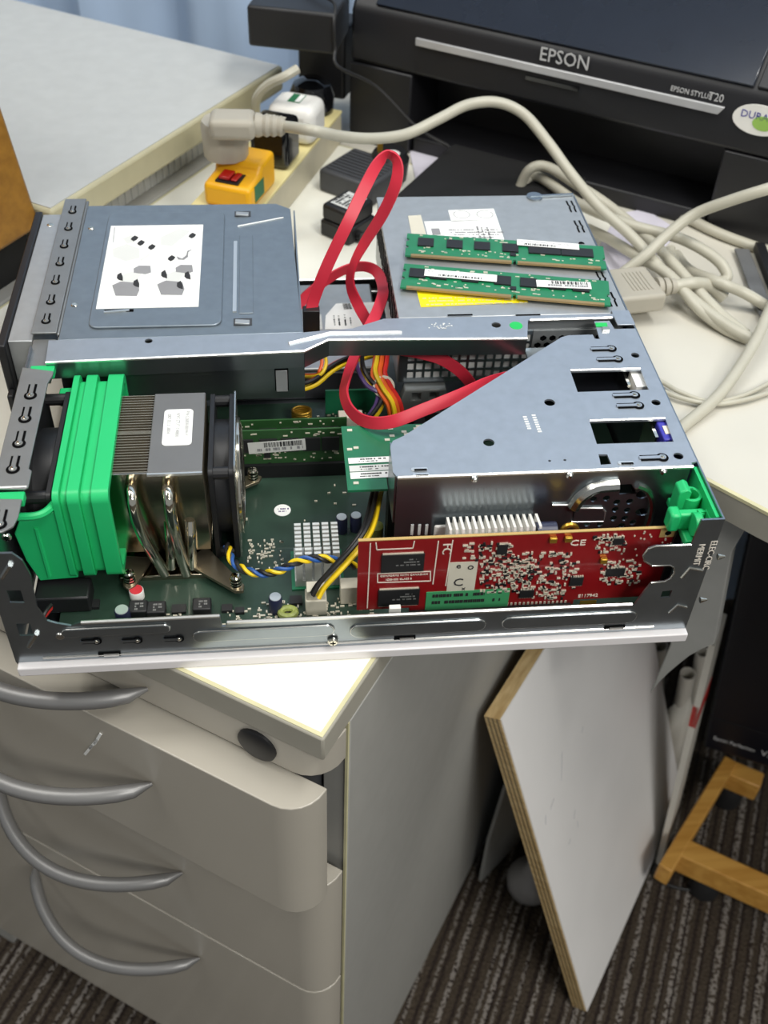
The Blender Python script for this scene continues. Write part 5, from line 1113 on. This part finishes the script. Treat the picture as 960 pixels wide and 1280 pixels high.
ribbon([(372, 382, .046, .2), (392, 362, .052, .5), (425, 340, .060, .7), (452, 333, .066, .5), (471, 340, .070, .2), (479, 362, .074, .1), (472, 388, .076, .1), (458, 416, .074, .1), (445, 442, .066, .6), (434, 470, .062, .9), (430, 492, .062, .9), (438, 513, .066, .7), (458, 527, .071, .4), (490, 527, .076, .2), (530, 512, .080, .1), (575, 494, .083, .1), (612, 478, .083, .1), (645, 470, .078, .2), (675, 468, .070, .3)], 'red SATA cable curling under the brace and over the green riser card')
zz_ = lambda u, v, y, a: (u, v, PY(u, v, y).z, a)
ribbon([zz_(500, 437, .188, .5), zz_(525, 441, .186, .2), zz_(552, 449, .183, .2), zz_(575, 464, .180, .3), zz_(590, 482, .178, .5), zz_(598, 500, .176, .4), zz_(603, 515, .174, .3)], 'short red SATA cable in front of the power supply grille')
def wires(name, label, cols, path, r=.00125, spread=.0024, twist=0., par=None):
    P3 = spline([PZ(*q) for q in path], 8); o = thing(name, label, 'wires', P3[0]); n = len(cols)
    for k, c in enumerate(cols):
        pts = []
        for i, p in enumerate(P3):
            t = (P3[min(i + 1, len(P3) - 1)] - P3[max(i - 1, 0)]).normalized(); a = t.cross(ZZ); a.normalize(); b = t.cross(a)
            ph = 2 * math.pi * k / n + twist * i; rad = spread * (.55 if n > 4 and k % 2 else 1)
            pts.append(p + a * math.cos(ph) * rad + b * math.sin(ph) * rad)
        B().tube(pts, r, 7).build('wire', c, o, smooth=True)
    return o, P3
Y, K, O, Rr, U, Pp = 'wire_yellow', 'wire_black', 'wire_orange', 'wire_red', 'wire_blue', 'wire_purple'
wires('fan_lead', 'twisted blue yellow and black fan lead over the chipset heatsink', [U, Y, K], [(284, 682, .030), (290, 700, .034), (305, 712, .036), (330, 717, .038), (352, 712, .042), (375, 701, .044), (400, 698, .044), (425, 702, .040), (445, 708, .032)], .0011, .0015, .55)
o, P3 = wires('processor_power_lead', 'yellow and black processor power wires with white plug', [Y, Y, K, K], [(394, 745, .033), (402, 732, .038), (420, 712, .046), (440, 690, .052), (456, 668, .055), (464, 648, .055), (468, 630, .052), (472, 612, .048)], .0013, .0026)
wires('drive_power_lead', 'yellow and black drive power wires beside the cage wall', [Y, K, Y, Rr, K], [(376, 484, .052), (392, 478, .052), (410, 463, .052), (430, 452, .050), (458, 444, .046), (480, 438, .04)], .0014, .0030)
wires('drive_power_lead', 'yellow and brown wires looping below the brace edge', [Y, O], [(380, 470, .046), (398, 468, .055), (405, 452, .06), (398, 436, .064), (385, 428, .066)], .0012, .0014)
o, P3 = wires('supply_cable', 'orange red and yellow power supply wire bundle with cable tie', [O, O, Rr, O, Rr, O, Y], [(478, 438, .058), (476, 455, .056), (474, 470, .054), (482, 488, .050), (492, 505, .044), (496, 525, .034), (498, 545, .024)], .0016, .0042)
B().tube([P3[22] + V((.0062 * math.cos(t * math.pi / 8), .0045 * math.sin(t * math.pi / 8), .0045 * math.sin(t * math.pi / 8))) for t in range(17)], .0012, 6).build('cable_tie', 'nylon', o, smooth=True)
wires('supply_wires', 'purple yellow and black wires running down to the board socket', [Pp, Y, K], [(450, 444, .058), (452, 462, .056), (462, 480, .052), (476, 490, .048), (474, 506, .042), (462, 524, .034), (455, 536, .026)], .0015, .0024)
